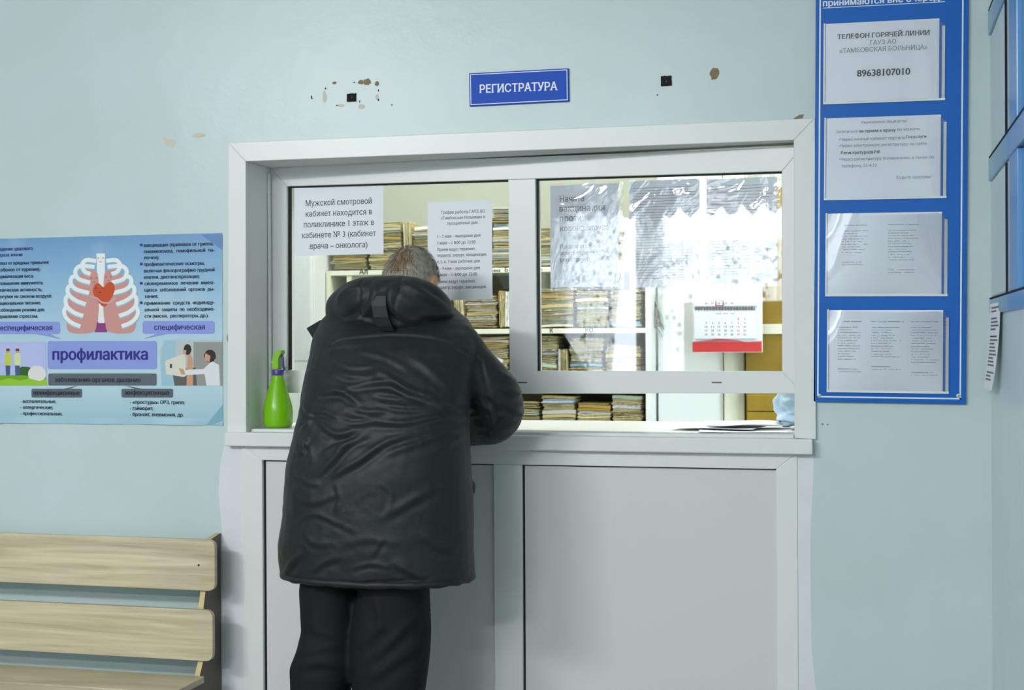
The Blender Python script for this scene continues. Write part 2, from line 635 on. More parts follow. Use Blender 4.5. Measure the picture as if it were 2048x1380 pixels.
# bare filler beside the counter front
strip = [L(437, 1378), L(437, 1250), L(447, 1150), L(444, 1060), L(437, 985), L(440, 930), L(446, 880), L(490, 880), L(490, 1378)]
low = lambda poly: [(x, z) for x, z in poly]
pl = [(-1.955, .02), (-1.860, .02), (-1.860, .99)] + [L(452, 876), L(441, 925), L(437, 985), L(444, 1060), L(446, 1150), L(438, 1250), L(440, 1376)]
mb.flat(pl, -.0006, 1)
pr = [(-.20, .02), (-.125, .02)] + [L(1632, 1378), L(1624, 1300), L(1622, 1200), L(1621, 1100), L(1622, 1050), L(1627, 960), L(1628, 900)] + [(-.20, .98)]
mb.flat(pr, -.0006, 1)
for px, py, a, b, mi, sd in ((669, 166, 5, 3, 2, 1), (722, 164.5, 6, 5, 2, 2), (735, 164, 8, 7, 2, 3), (754, 167, 5, 5, 2, 4),
                             (1428.6, 148.5, 9, 12, 2, 5), (649, 194, 4, 12, 3, 6), (754, 194, 4, 6, 3, 7), (723, 213, 9, 5, 3, 8),
                             (682, 211, 8, 3, 3, 9), (340, 285, 12, 8, 3, 10), (330, 277, 5, 4, 3, 21), (398, 271, 14, 5, 3, 11), (651, 177, 1.5, 2, 4, 12),
                             (623, 194, 1.2, 4, 4, 13), (719.5, 203, 1, 3, 4, 14), (757, 181, 1.2, 2.5, 4, 15), (757, 200, 1.6, 2.6, 4, 16),
                             (674, 211, 1.4, 1.4, 4, 17), (784, 210, 2, 1.2, 4, 18), (708.5, 165, 2.2, 1, 4, 19), (625, 197, 1, 1, 4, 20),
                             (1645, 848, 1.5, 2, 2, 22), (1655, 849, 1.5, 1.5, 2, 23), (1315, 190, 2, 1, 4, 24), (456, 676, 2.5, 9, 2, 25)):
    c = onY(px, py)
    mb.flat(blob(c[0], c[2], a * .00148, b * .00148, 14, sd), -.0007 - .00005 * (sd % 7), mi)
mb.flat([L(1585, 238.5), L(1605, 237.5), L(1608, 229), L(1599, 229.5)], -.0008, 2)
mb.build('wall_front', [M['wall'], M['plaster'], M['chip_brown'], M['chip_peach'], M['chip_black']], kind='structure')

MB().box(XL, 3.2, YB - .2, 4.6, -.1, 0).build('floor', M['floor'], kind='structure')
MB().box(XL, 3.2, YB - .2, 4.6, ZC, ZC + .1).build('ceiling', M['ceil'], kind='structure')
MB().box(XL - .12, XL, YB - .2, .2, 0, ZC).build('wall_left', M['hall'], kind='structure')

# right wall: painted timber partition with two rows of lights over a solid lower panel
ZR = [(2.174, 2.112), (1.782, 1.722), (1.406, 1.366)]
mb = MB()
mb.box(XR, XR + .10, YB, 0, 0, ZR[2][1] - .0)            # lower solid panel
mb.box(XR, XR + .10, -.56, 0, ZR[2][1], ZC)              # end of the wall, plastered round
mb.box(XR, XR + .10, YB, -2.2, ZR[2][1], ZC)
mb.box(XR, XR + .10, -2.2, -.56, 2.60, ZC)
mb.box(XR + .06, XR + .07, -2.2, -.56, ZR[2][1], 2.60)
mb.build('wall_right', M['wall_r'], kind='structure')
wr = empty('window_2', (XR, -.30, 1.36), kind='structure')
for z1, z0 in ZR + [(2.56, 2.50)]:
    MB().box(XR - .0075, XR + .03, -.50, -.035, z0, z1).build('rail', M['blue_rail'], wr, bevel=.003)  # rail is paler at the wall end, deeper blue beyond
    MB().box(XR - .0075, XR + .03, -2.2, -.5005, z0, z1).build('rail_deep', M['blue_deep'], wr, bevel=.003)
    MB().box(XR - .0080, XR + .02, -2.2, -.050, z1, z1 + .004).build('rail_joint', M['gap'], wr)
for (ztop, zbot) in ((2.50, 2.176), (2.110, 1.786), (1.720, 1.410)):
    MB().box(XR - .0030, XR + .03, -.222, -.06, zbot, ztop).build('stile', M['aqua'], wr, bevel=.006)
    MB().box(XR - .0045, XR + .03, -.452, -.226, zbot, ztop).build('stile', M['aqua'], wr, bevel=.006)
    MB().box(XR - .0034, XR + .01, -.2262, -.2218, zbot, ztop).build('stile_joint', M['gap'], wr)
    MB().box(XR - .0052, XR + .01, -.457, -.452, zbot, ztop).build('stile_joint', M['gap'], wr)
    MB().box(XR - .0060, XR + .03, -.72, -.56, zbot, ztop).build('sash_stile', M['blue_deep'], wr, bevel=.002)
    MB().box(XR + .004, XR + .008, -2.2, -.70, zbot, ztop).build('pane', M['glass'], wr)

# back wall of the hall with the window whose light shows in the glass
WX0, WX1, WZ0, WZ1 = -4.05, -1.75, .95, 2.56
mb = MB()
mb.box(XL, WX0, YB - .2, YB, 0, ZC)
mb.box(WX1, XR + .1, YB - .2, YB, 0, ZC)
mb.box(WX0, WX1, YB - .2, YB, 0, WZ0)
mb.box(WX0, WX1, YB - .2, YB, WZ1, ZC)
mb.build('wall_back', M['hall'], kind='structure')
w3 = empty('window_3', ((WX0 + WX1) / 2, YB, WZ0), kind='structure')
mb = MB()
for a, b in ((WX0, WX0 + .06), (-3.29, -3.03), (WX1 - .06, WX1)):
    mb.box(a, b, YB - .14, YB - .06, WZ0, WZ1)
mb.box(WX0, WX1, YB - .139, YB - .061, WZ0, WZ0 + .06)
mb.box(WX0, WX1, YB - .139, YB - .061, WZ1 - .05, WZ1)
mb.build('window_frame', M['pvc'], w3)


def tulle():
    q = NT('patterned_tulle')
    q.t.nodes.remove(q.b)
    tc = q.n('ShaderNodeTexCoord')
    vo = q.n('ShaderNodeTexVoronoi', i_Scale=7.0)
    q.l(tc.outputs['Object'], vo.inputs['Vector'])
    lt = q.n('ShaderNodeMath', operation='LESS_THAN')
    lt.inputs[1].default_value = .52
    q.l(vo.outputs['Distance'], lt.inputs[0])
    v2 = q.n('ShaderNodeTexVoronoi', i_Scale=15.0)
    q.l(tc.outputs['Object'], v2.inputs['Vector'])
    l2 = q.n('ShaderNodeMath', operation='LESS_THAN')
    l2.inputs[1].default_value = .36
    q.l(v2.outputs['Distance'], l2.inputs[0])
    an = q.n('ShaderNodeMath', operation='MULTIPLY')
    q.l(lt.outputs[0], an.inputs[0])
    q.l(l2.outputs[0], an.inputs[1])
    tl = q.n('ShaderNodeBsdfTranslucent')
    mixc = q.n('ShaderNodeMix', data_type='RGBA')
    mixc.inputs['A'].default_value = (.78, .78, .77, 1)
    mixc.inputs['B'].default_value = (.10, .10, .09, 1)
    q.l(an.outputs[0], mixc.inputs['Factor'])
    q.l(mixc.outputs['Result'], tl.inputs[0])
    tr = q.n('ShaderNodeBsdfTransparent')
    ml = q.n('ShaderNodeMath', operation='MULTIPLY_ADD')
    ml.inputs[1].default_value = .22
    ml.inputs[2].default_value = .74
    q.l(an.outputs[0], ml.inputs[0])
    mx = q.n('ShaderNodeMixShader')
    q.l(ml.outputs[0], mx.inputs[0])
    q.l(tr.outputs[0], mx.inputs[1])
    q.l(tl.outputs[0], mx.inputs[2])
    q.l(mx.outputs[0], q.out.inputs[0])
    return q.m


M['tulle'] = tulle()


def curtain(name, x0, x1, z0, z1, y, label, x1b=None):
    mb = MB()
    n = 90
    x1b = x1 if x1b is None else x1b
    top = [(x0 + (x1 - x0) * i / n, y + .03 * math.sin(i * .9) + .01 * math.sin(i * 2.3), z1) for i in range(n + 1)]
    bot = [(x0 + (x1b - x0) * i / n, y + .045 * math.sin(i * .9 + .3), z0) for i in range(n + 1)]
    rows = 8
    vs = []
    for j in range(rows + 1):
        t = j / rows
        vs += [tuple(np.array(top[i]) * (1 - t) + np.array(bot[i]) * t) for i in range(n + 1)]
    fs = [(j * (n + 1) + i, j * (n + 1) + i + 1, (j + 1) * (n + 1) + i + 1, (j + 1) * (n + 1) + i) for j in range(rows) for i in range(n)]
    mb.add(vs, fs)
    return mb.build(name, M['tulle'], smooth=True, label=label, cat='curtain', group='tulle curtains at the hall window')


curtain('tulle_curtain', -4.1, -3.31, .70, 2.62, YB + .12, 'patterned white tulle mirrored as the narrow pale band in the glass by the mullion', -3.50)
curtain('tulle_curtain', -3.06, -1.75, .70, 2.18, YB + .12, 'patterned white tulle mirrored in the glass beside the wall calendar')
mb = MB()
n = 120
vs = []
for j in range(5):
    for i in range(n + 1):
        x = -4.1 + 2.35 * i / n
        zb_ = 2.50 - .10 * abs(math.sin(i * .33)) - .02 * abs(math.sin(i * .9))
        vs.append((x, YB + .21 + .018 * math.sin(i * .8), 2.64 + (zb_ - 2.64) * j / 4))
mb.add(vs, [(j * (n + 1) + i, j * (n + 1) + i + 1, (j + 1) * (n + 1) + i + 1, (j + 1) * (n + 1) + i) for j in range(4) for i in range(n)])
M['valance'] = mat('grey_valance', srgb(150, 152, 156), .9, .1)
mb.build('valance', M['valance'], smooth=True, label='scalloped valance mirrored along the top of the right pane', cat='curtain')
cb = empty('cupboard', (-2.1, YB + .6, 0), label='added dark wooden cupboard blocking the mirrored window glow behind the calendar', cat='cupboard')  # unseen cupboard, added to keep part of the mirrored window dark
MB().box(-2.58, -1.18, YB + .45, YB + .85, .06, 1.62).build('body', M['wood_dark'], cb, bevel=.006)
for a in (-2.56, -1.87):
    d = MB().box(a, a + .67, YB + .85, YB + .868, .10, 1.58).build('door', M['wood_dark'], cb, bevel=.004)
    MB().tube([(a + (.62 if a < -2.2 else .05), YB + .885, .95), (a + (.62 if a < -2.2 else .05), YB + .885, 1.07)], .006).build('handle', M['steel'], d)
for x in (-2.54, -1.24):
    for y in (YB + .48, YB + .80):
        MB().box(x - .025, x + .025, y - .025, y + .025, 0, .06).build('foot', M['wood_dark'], cb)

# office behind the glass
OFF_L, OFF_R, OFF_B = -2.62, 1.6, 2.35
MB().box(OFF_L, OFF_R, OFF_B, OFF_B + .1, 0, ZC).build('wall_office_back', M['office'], kind='structure')
MB().box(OFF_L - .1, OFF_L, .2, OFF_B + .1, 0, ZC).build('wall_office_left', M['office_w'], kind='structure')
MB().box(OFF_R, OFF_R + .1, .2, OFF_B + .1, 0, ZC).build('wall_office_right', M['office_w'], kind='structure')

for x, y, n in ((-3.1, -4.6, 0), (-1.35, -4.6, 1), (-1.9, -6.6, 2)):
    lm_ = empty('ceiling_lamp', (x, y, ZC), label='long white ceiling lamp ' + ('over the bench', 'near the notice board', 'by the hall window')[n], cat='ceiling lamp')
    MB().box(x - .64, x + .64, y - .18, y + .18, 2.925, 3.0).build('housing', M['pvc'], lm_, bevel=.01)

# ==================================================================== RECEPTION WINDOW
win = empty('window_1', (-1.016, 0, 1.45), kind='structure')
CY = -.012


def quadL(*pts, y=CY):
    return [L(*p, y) for p in pts]


casTL, casTR = (456.5, 285.2), (1630, 236)
inTL, inTR = (491.5, 322.8), (1587.8, 280)
casBL, inBL = (454.5, 868), (492.2, 868)
casBR, inBR = (1632, 879), (1589, 876)
MB().prism_y(quadL(casTL, inTL, inTR, casTR), CY, 0).build('casing', M['pvc'], win, bevel=.002)
MB().prism_y(quadL(casTL, casBL, inBL, inTL), CY, 0).build('casing', M['pvc'], win, bevel=.002)
MB().prism_y(quadL(inTR, inBR, casBR, casTR), CY, 0).build('casing', M['pvc'], win, bevel=.002)
# lining of the opening
tl, bl, tr_, br_ = L(*inTL, CY), L(*inBL, CY), L(*inTR, CY), L(*inBR, CY)
LY0, ee = CY + .003, .0006
mb = MB()
mb.add([(tl[0] - ee, LY0, tl[1]), (tl[0] - ee, .30, tl[1]), (bl[0] - ee, .30, bl[1]), (bl[0] - ee, LY0, bl[1]),
        (tl[0] - .008, LY0, tl[1]), (tl[0] - .008, .30, tl[1]), (bl[0] - .008, .30, bl[1]), (bl[0] - .008, LY0, bl[1])],
       [(0, 1, 2, 3), (4, 7, 6, 5), (0, 3, 7, 4), (0, 4, 5, 1), (1, 5, 6, 2), (3, 2, 6, 7)])
mb.box(tr_[0] + .0018, tr_[0] + .009, LY0, .30, br_[1], tr_[1])
mb.build('jamb_lining', M['pvc'], win)
mb = MB()
mb.add([(tl[0], LY0, tl[1] + ee), (tr_[0], LY0, tr_[1] + ee), (tr_[0], .30, tr_[1] + ee), (tl[0], .30, tl[1] + ee),
        (tl[0], LY0, tl[1] + .008), (tr_[0], LY0, tr_[1] + .008), (tr_[0], .30, tr_[1] + .008), (tl[0], .30, tl[1] + .008)],
       [(0, 3, 2, 1), (4, 5, 6, 7), (0, 1, 5, 4), (2, 3, 7, 6), (1, 2, 6, 5), (0, 4, 7, 3)])
mb.build('head_lining', M['pvc_matte'], win)
mb = MB()
mb.box(tl[0] + .0002, tl[0] + .006, .148, .160, bl[1], tl[1] - .02)
mb.build('corner_bead', M['pvc'], win)

# the sash stands askew in the opening: left end set back, right end forward
SA, SX, SY = .0770, -1.8478, .172
sash = empty('sash', (SX, SY, 0), -SA)
sash.parent = win
sash.location = Vector((SX, SY, 0)) - Vector(win.location)


def sp(px, py, off=0.0):
    """photo point -> (along, height) on the plane of the sash front, off metres behind it"""
    n = np.array([math.sin(SA), math.cos(SA), 0])
    P0 = np.array([SX, SY, 0]) + n * off
    d = ray(px, py)
    X = CAM + d * (((P0 - CAM) @ n) / (d @ n))
    return ((X - P0) @ np.array([math.cos(SA), -math.sin(SA), 0]), X[2])


def sw(s, z, off):
    """sash coordinates -> world point"""
    u = np.array([math.cos(SA), -math.sin(SA), 0])
    n = np.array([math.sin(SA), math.cos(SA), 0])
    p = np.array([SX, SY, 0]) + u * s + n * off
    return (p[0], p[1], z)


def sash_prism(name, poly, d0, d1, m, parent=sash, bevel=.002, **kw):
    n = len(poly)
    mb = MB()
    v = [sw(s, z, d0) for s, z in poly] + [sw(s, z, d1) for s, z in poly]
    f = [tuple(range(n)), tuple(range(2 * n - 1, n - 1, -1))] + [(i, i + n, (i + 1) % n + n, (i + 1) % n) for i in range(n)]
    mb.add(v, f)
    return mb.build(name, m, parent, bevel=bevel, **kw)


oTL, oTR, oBL, oBR = sp(538, 332), sp(1606, 293.5), sp(541, 786), sp(1606, 787)
gTL, gBL = sp(573, 372.5), sp(573.5, 740)
mTL, mTR, mBL, mBR = sp(1016, 359.5), sp(1070.5, 357.5), sp(1019, 743.5), sp(1073.5, 743.5)
hTR, hBR = sp(1563.5, 342.5), sp(1564, 743)
OV = .006
sash_prism('frame_stile', [oTL, oBL, sp(573.5, 741), gTL], 0, .055, M['pvc'])
sash_prism('frame_head', [oTL, gTL, hTR, oTR], 0, .055, M['pvc'])
sash_prism('frame_stile', [oTR, hTR, hBR, oBR], 0, .055, M['pvc'])
sash_prism('frame_rail', [sp(573.5, 741), oBL, oBR, hBR], 0, .055, M['pvc'])
sash_prism('mullion', [mTL, mBL, mBR, mTR], .0005, .055, M['pvc'])
# dark gaskets round the panes
gk = .0034
for a, b in (((gTL[0], gBL[0]), (gTL[1], gBL[1])), ((mTR[0], mBR[0]), (mTR[1], mBR[1]))):
    sash_prism('gasket', [(a[0], b[0]), (a[1], b[1]), (a[1] + gk, b[1]), (a[0] + gk, b[0])], .012, .030, M['gasket'], bevel=0)
sash_prism('gasket', [(gTL[0], gTL[1] - gk), (mTL[0], mTL[1] - gk), mTL, gTL], .012, .030, M['gasket'], bevel=0)
sash_prism('gasket', [(mTR[0], mTR[1] - gk), (hTR[0], hTR[1] - gk), hTR, mTR], .012, .030, M['gasket'], bevel=0)
for a in (1045, 1433.5):
    s_, z_ = sp(a, 765)
    sash_prism('drain_slot', [(s_ - .0145, z_ - .002), (s_ + .0145, z_ - .002), (s_ + .0145, z_ + .002), (s_ - .0145, z_ + .002)], -.0006, .002, M['steel'], bevel=0)
sash_prism('pane', [(gTL[0] - .004, gTL[1] + .003), (gBL[0] - .004, gBL[1] - .004), (mBL[0] + .004, mBL[1] - .004), (mTL[0] + .004, mTL[1] + .003)], .0205, .0209, M['glass'], bevel=0)
sash_prism('pane', [(mTR[0] - .004, mTR[1] + .003), (mBR[0] - .004, mBR[1] - .004), (hBR[0] + .004, hBR[1] - .004), (hTR[0] + .004, hTR[1] + .003)], .0205, .0209, M['glass'], bevel=0)

# ==================================================================== COUNTER
SILL_Y = -.034
CT = L(1060, 872, SILL_Y)[1]
CB = L(1060, 901.3, SILL_Y)[1]
cx0, cx1 = L(448, 880, SILL_Y)[0], L(1625, 895, SILL_Y)[0]
ctr = empty('reception_counter', (-1.03, 0, 0), label='white plastic reception counter with a broad sill over two flat panels', cat='counter')
mb = MB()
mb.box(cx0, cx1, SILL_Y, .020, CB, CT)
mb.build('sill_nosing', M['pvc'], ctr, bevel=.004)
CTOP = CT + .008
MB().box(OPL + .004, OPR - .004, .018, .62, CT - .02, CTOP).build('counter_top', M['pvc'], ctr, bevel=.003)
FY = -.004
fl, fr = (485.5, 897), (1595, 912)
pTL, pTR = (522, 917.5), (1553, 939)


def FL(*p):
    return L(*p, FY)


zt = CB + .002
xl0, xr0 = L(484.5, 1100, FY)[0], L(1595.5, 1100, FY)[0]
x_a, x_b, x_c, x_d = L(525.5, 1150, FY)[0], L(988, 1150, FY)[0], L(1044.5, 1150, FY)[0], L(1553, 1150, FY)[0]
zp = (L(600, 920, FY)[1] + L(1500, 938, FY)[1] + L(1000, 930, FY)[1]) / 3
zb = .10
MB().prism_y([(xl0, zt), (xl0, 0), (x_a, zb), (x_a, zp)], FY, .06).build('frame_stile', M['pvc'], ctr, bevel=.002)
MB().prism_y([(xl0, zt), (x_a, zp), (x_d, zp), (xr0, zt)], FY, .06).build('frame_rail', M['pvc'], ctr, bevel=.002)
MB().prism_y([(xr0, zt), (x_d, zp), (x_d, zb), (xr0, 0)], FY, .06).build('frame_stile', M['pvc'], ctr, bevel=.002)
MB().prism_y([(xl0, 0), (xr0, 0), (x_d, zb), (x_a, zb)], FY, .06).build('frame_rail', M['pvc'], ctr, bevel=.002)
MB().box(x_b, x_c, FY + .0005, .06, zb, zp).build('mullion', M['pvc'], ctr, bevel=.002)
for a, b in ((x_a, x_b), (x_c, x_d)):
    MB().box(a + .0055, b, .012, .03, zb, zp).build('panel', M['pvc_panel'], ctr)
    MB().box(a, a + .0052, .010, .03, zb, zp).build('gasket', M['gasket'], ctr)
    MB().box(a, b, .0095, .0115, zp - .0035, zp).build('gasket', M['gasket'], ctr)

# ==================================================================== SIGNS AND NOTICES ON THE WALL
def wall_sheet(name, TL_, TR_, BL_, BR_, y, th, m):
    pass


# РЕГИСТРАТУРА plate, hung slightly crooked
sg = empty('door_plate', (-.975, -.004, 2.045), label='small blue plate lettered РЕГИСТРАТУРА above the reception window', cat='sign')
q = [L(939.5, 147.5), L(940.5, 213.5), L(1139, 203.5), L(1138, 137.5)]
MB().prism_y(q, -.008, -.0005).build('plate', M['sign_blue'], sg, bevel=.001)


def inset(poly, d):
    c = np.mean(np.array(poly), axis=0)
    out = []
    for p in poly:
        p = np.array(p)
        out.append(tuple(p - np.sign(p - c) * d))
    return out


def ring_flat(mb, o_, i_, y, mi=0):
    n = len(o_)
    mb.add([(x, y, z) for x, z in o_] + [(x, y, z) for x, z in i_], [(k, (k + 1) % n, (k + 1) % n + n, k + n) for k in range(n)], mi)


mb = MB()
ring_flat(mb, inset(q, .0035), inset(q, .0058), -.0086)
sl = -.0120


def reg_place(u, v):
    return (u, -.0086, v + (u + .975) * -.033 * -1 * .6)


a, b = L(960, 187), L(1117, 181)
k_ = (b[1] - a[1]) / (b[0] - a[0])
letter(mb, 'РЕГИСТРАТУРА', a[0], b[0], 0, lambda u, v: (u, -.0086, a[1] + k_ * (u - a[0]) + v), 0, .026, True, height=.0335)
mb.build('lettering', M['sign_white'], sg, label='white border and white serif capitals')

for x0, y0, x1, y1, lb in ((694.5, 187, 712.5, 204, 'black foam pad on the wall among flaked paint, left of the blue plate'),
                           (1322, 151.5, 1343, 172.5, 'black foam pad on the wall beside a single brown blotch')):
    p0, p1 = L(x0, y1), L(x1, y0)
    mb = MB()
    r = random.Random(x0)
    N = 6
    edge = []
    for k in range(N):
        edge.append((p0[0] + (p1[0] - p0[0]) * k / N, p0[1] + r.uniform(-.0008, .0008)))
    for k in range(N):
        edge.append((p1[0] + r.uniform(-.0006, .0006), p0[1] + (p1[1] - p0[1]) * k / N))
    for k in range(N):
        edge.append((p1[0] - (p1[0] - p0[0]) * k / N, p1[1] + r.uniform(-.001, .001)))
    for k in range(N):
        edge.append((p0[0] + r.uniform(-.0006, .0006), p1[1] - (p1[1] - p0[1]) * k / N))
    mb.prism_y(edge, -.004, -.0004)
    mb.ball((p0[0] + .016, -.004, p0[1] + .012), (.0025, .0012, .002), 8, 6, 1)
    mb.build('adhesive_pad', [M['tape'], M['steel']], label=lb, cat='adhesive pad', group='black pads left on the wall')

# ---- the poster
def poster_mat():
    q = NT('poster_print')
    tc = q.n('ShaderNodeTexCoord')
    sx = q.n('ShaderNodeSeparateXYZ')
    q.l(tc.outputs['Object'], sx.inputs[0])
    mr = q.n('ShaderNodeMapRange')
    mr.inputs['From Min'].default_value = -.30
    mr.inputs['From Max'].default_value = .30
    q.l(sx.outputs['Z'], mr.inputs['Value'])
    rp = q.n('ShaderNodeValToRGB')
    e = rp.color_ramp.elements
    e[0].position, e[0].color = 0, srgb(160, 196, 214)
    e[1].position, e[1].color = 1, srgb(116, 158, 204)
    for p, c in ((.2, srgb(186, 216, 230)), (.5, srgb(178, 210, 230)), (.8, srgb(140, 182, 218))):
        n = e.new(p)
        n.color = c
    q.l(mr.outputs[0], rp.inputs[0])
    nz = q.n('ShaderNodeTexNoise', i_Scale=5.0, i_Detail=5.0)
    q.l(tc.outputs['Object'], nz.inputs['Vector'])
    r2 = q.n('ShaderNodeValToRGB')
    r2.color_ramp.elements[0].position = .52
    r2.color_ramp.elements[1].position = .80
    r2.color_ramp.elements[0].color = (0, 0, 0, 1)
    r2.color_ramp.elements[1].color = (.45, .45, .45, 1)
    q.l(nz.outputs['Fac'], r2.inputs[0])
    mx = q.n('ShaderNodeMix', data_type='RGBA')
    q.l(r2.outputs[0], mx.inputs['Factor'])
    q.l(rp.outputs[0], mx.inputs['A'])
    mx.inputs['B'].default_value = srgb(206, 226, 238)
    q.l(mx.outputs['Result'], q.b.inputs['Base Color'])
    q.b.inputs['Roughness'].default_value = .3
    return q.m


PM = [poster_mat()]
PIX = {}


def pm(name, *rgb):
    if name not in PIX:
        PIX[name] = len(PM)
        PM.append(mat('print_' + name, srgb(*rgb), .35, .4))
    return PIX[name]


ps = MB()
PX0, PX1 = L(-165, 660)[0], L(445.5, 660)[0]
PZ0, PZ1 = 1.0445, 1.6425
PY = -.0022
# sheet with a slightly lifted lower edge
nx = 24
vs = []
for j, z in enumerate((PZ0, PZ0 + .02, (PZ0 + PZ1) / 2, PZ1)):
    for i in range(nx + 1):
        x = PX0 + (PX1 - PX0) * i / nx
        vs.append((x, PY - (.004 * abs(math.sin(i * .55)) if j == 0 else 0) + .0004, z))
ps.add(vs, [(j * (nx + 1) + i, j * (nx + 1) + i + 1, (j + 1) * (nx + 1) + i + 1, (j + 1) * (nx + 1) + i) for j in range(3) for i in range(nx)], 0)
lay = [PY - .0002]


def pp(pts, mi, dy=None):
    """flat printed shape from photo points, each on its own ink layer"""
    if dy is None:
        lay[0] -= .000012
        dy = lay[0]
    ps.flat([L(*p) for p in pts], dy, mi)


def prr(x0, y0, x1, y1, mi, r=5, dx=0):
    pts = []
    for cx_, cy_, a0 in ((x0 + r, y0 + r, 270), (x0 + r, y1 - r, 180), (x1 - r, y1 - r, 90), (x1 - r, y0 + r, 0)):
        for k in range(5):
            a = math.radians(a0 - k * 22.5)
            pts.append((cx_ + r * math.cos(a), cy_ + r * math.sin(a)))
    pp(pts, mi)


def catmull(P, n=8):
    P = [np.array(p, float) for p in P]
    P = [2 * P[0] - P[1]] + P + [2 * P[-1] - P[-2]]
    out = []
    for i in range(1, len(P) - 2):
        for k in range(n):
            t = k / n
            out.append(.5 * ((2 * P[i]) + (-P[i - 1] + P[i + 1]) * t + (2 * P[i - 1] - 5 * P[i] + 4 * P[i + 1] - P[i + 2]) * t * t
                             + (-P[i - 1] + 3 * P[i] - 3 * P[i + 1] + P[i + 2]) * t ** 3))
    out.append(P[-2])
    return out


def stroke(P, wd, mi):
    P = catmull(P)
    lay[0] -= .000012
    le, ri = [], []
    for i in range(len(P)):
        t = P[min(i + 1, len(P) - 1)] - P[max(i - 1, 0)]
        t = t / (np.linalg.norm(t) + 1e-9)
        nn = np.array([-t[1], t[0]])
        le.append(P[i] + nn * wd / 2)
        ri.append(P[i] - nn * wd / 2)
    n = len(P)
    ps.add([(*L(*p)[:1], lay[0], L(*p)[1]) for p in le + ri], [(i, i + 1, n + i + 1, n + i) for i in range(n - 1)], mi)


def C(x, y):
    return (x / 3.365, 450 + y / 3.365)


c_tri = pm('steel_blue', 96, 138, 190)
pp([(403, 469.5), (445, 500), (445, 468)], c_tri)
pp([(414, 849), (446, 849), (446, 809)], pm('teal', 130, 176, 196))
pp([(0, 838), (-12, 848), (8, 848)], pm('teal', 130, 176, 196))
# lungs, ribs, spine, heart
lung = [(600, 298), (640, 310), (664, 350), (668, 560), (655, 660), (625, 722), (475, 722), (448, 640), (450, 560), (475, 470), (520, 370), (560, 315)]
mir = lambda P: [(1366 - x, y) for x, y in P]
pp([C(*p) for p in [(650, 650), (712, 650), (722, 700), (725, 722), (640, 722)]], pm('plum', 140, 64, 128))
pp([C(*p) for p in [(652, 192), (710, 192), (706, 660), (664, 660)]], pm('bone', 236, 240, 244))
sal = pm('salmon', 208, 150, 146)
pp([tuple(p) for p in catmull([C(*p) for p in lung + lung[:1]], 5)[:-1]], sal)
pp([tuple(p) for p in catmull([C(*p) for p in mir(lung)[::-1] + mir(lung)[::-1][:1]], 5)[:-1]], sal)
ribs = [[(650, 242), (585, 236), (556, 268), (572, 312), (612, 330)], [(640, 282), (545, 276), (510, 312), (532, 362), (610, 388)],
        [(525, 345), (488, 352), (480, 392), (515, 432), (602, 458)], [(490, 398), (460, 424), (466, 468), (515, 508), (580, 534)],
        [(462, 470), (444, 500), (454, 548), (500, 588), (562, 612)], [(448, 548), (434, 584), (448, 624), (490, 660), (544, 682)]]
sh_ = pm('rib_shadow', 150, 196, 212)
for P in ribs:
    for Q in (P, mir(P)):
        stroke([C(x, y + 5) for x, y in Q], 10.2, sh_)
for P in ribs:
    for Q in (P, mir(P)):
        stroke([C(*p) for p in Q], 8.0, pm('bone', 236, 240, 244))
heart = [(702, 552), (640, 480), (628, 440), (640, 405), (665, 392), (690, 412), (700, 420), (715, 400), (740, 384), (768, 396), (775, 440), (755, 490)]
pp([tuple(p) for p in catmull([C(*p) for p in heart[::-1] + heart[-1:]], 4)[:-1]], pm('heart', 204, 82, 44))
for a in ((650, 425), (695, 425)):
    stroke([C(a[0] - 8, a[1] + 5), C(a[0], a[1] - 4), C(a[0] + 8, a[1] + 5)], 1.0, pm('ink', 34, 36, 58))
stroke([C(662, 448), C(673, 458), C(684, 446)], 1.2, pm('ink', 34, 36, 58))
for cx_, cy_ in ((680, 225), (635, 360), (733, 352)):
    for d in (-17, 17):
        stroke([C(cx_ + d - 6, cy_ + 2), C(cx_ + d, cy_ - 6), C(cx_ + d + 6, cy_ + 2)], .7, pm('ink', 34, 36, 58))
    stroke([C(cx_ - 7, cy_ + 20), C(cx_, cy_ + 26), C(cx_ + 7, cy_ + 20)], .7, pm('ink', 34, 36, 58))
stroke([C(610, 482), C(650, 490), C(690, 520), C(740, 522), C(780, 490)], 3.2, pm('rose', 206, 170, 176))
lil = pm('lilac', 142, 158, 226)
pp([(70, 667.5), (124, 678.5), (100, 667.5)], lil)
pp([(316, 667), (287, 678), (340, 667)], lil)
prr(-60, 643.5, 121, 668, lil)
prr(286, 642, 430, 667.5, lil)
prr(96, 682, 314.5, 738, lil)
dg_ = pm('slate', 96, 104, 114)
pp([(157, 771), (126, 778), (140, 778)], dg_)
pp([(250, 771), (272, 778), (285, 777)], dg_)
prr(97.5, 747, 314, 771, dg_, 3)
prr(64, 777.5, 165, 795, dg_, 3)
prr(244, 777.5, 347, 795, dg_, 3)
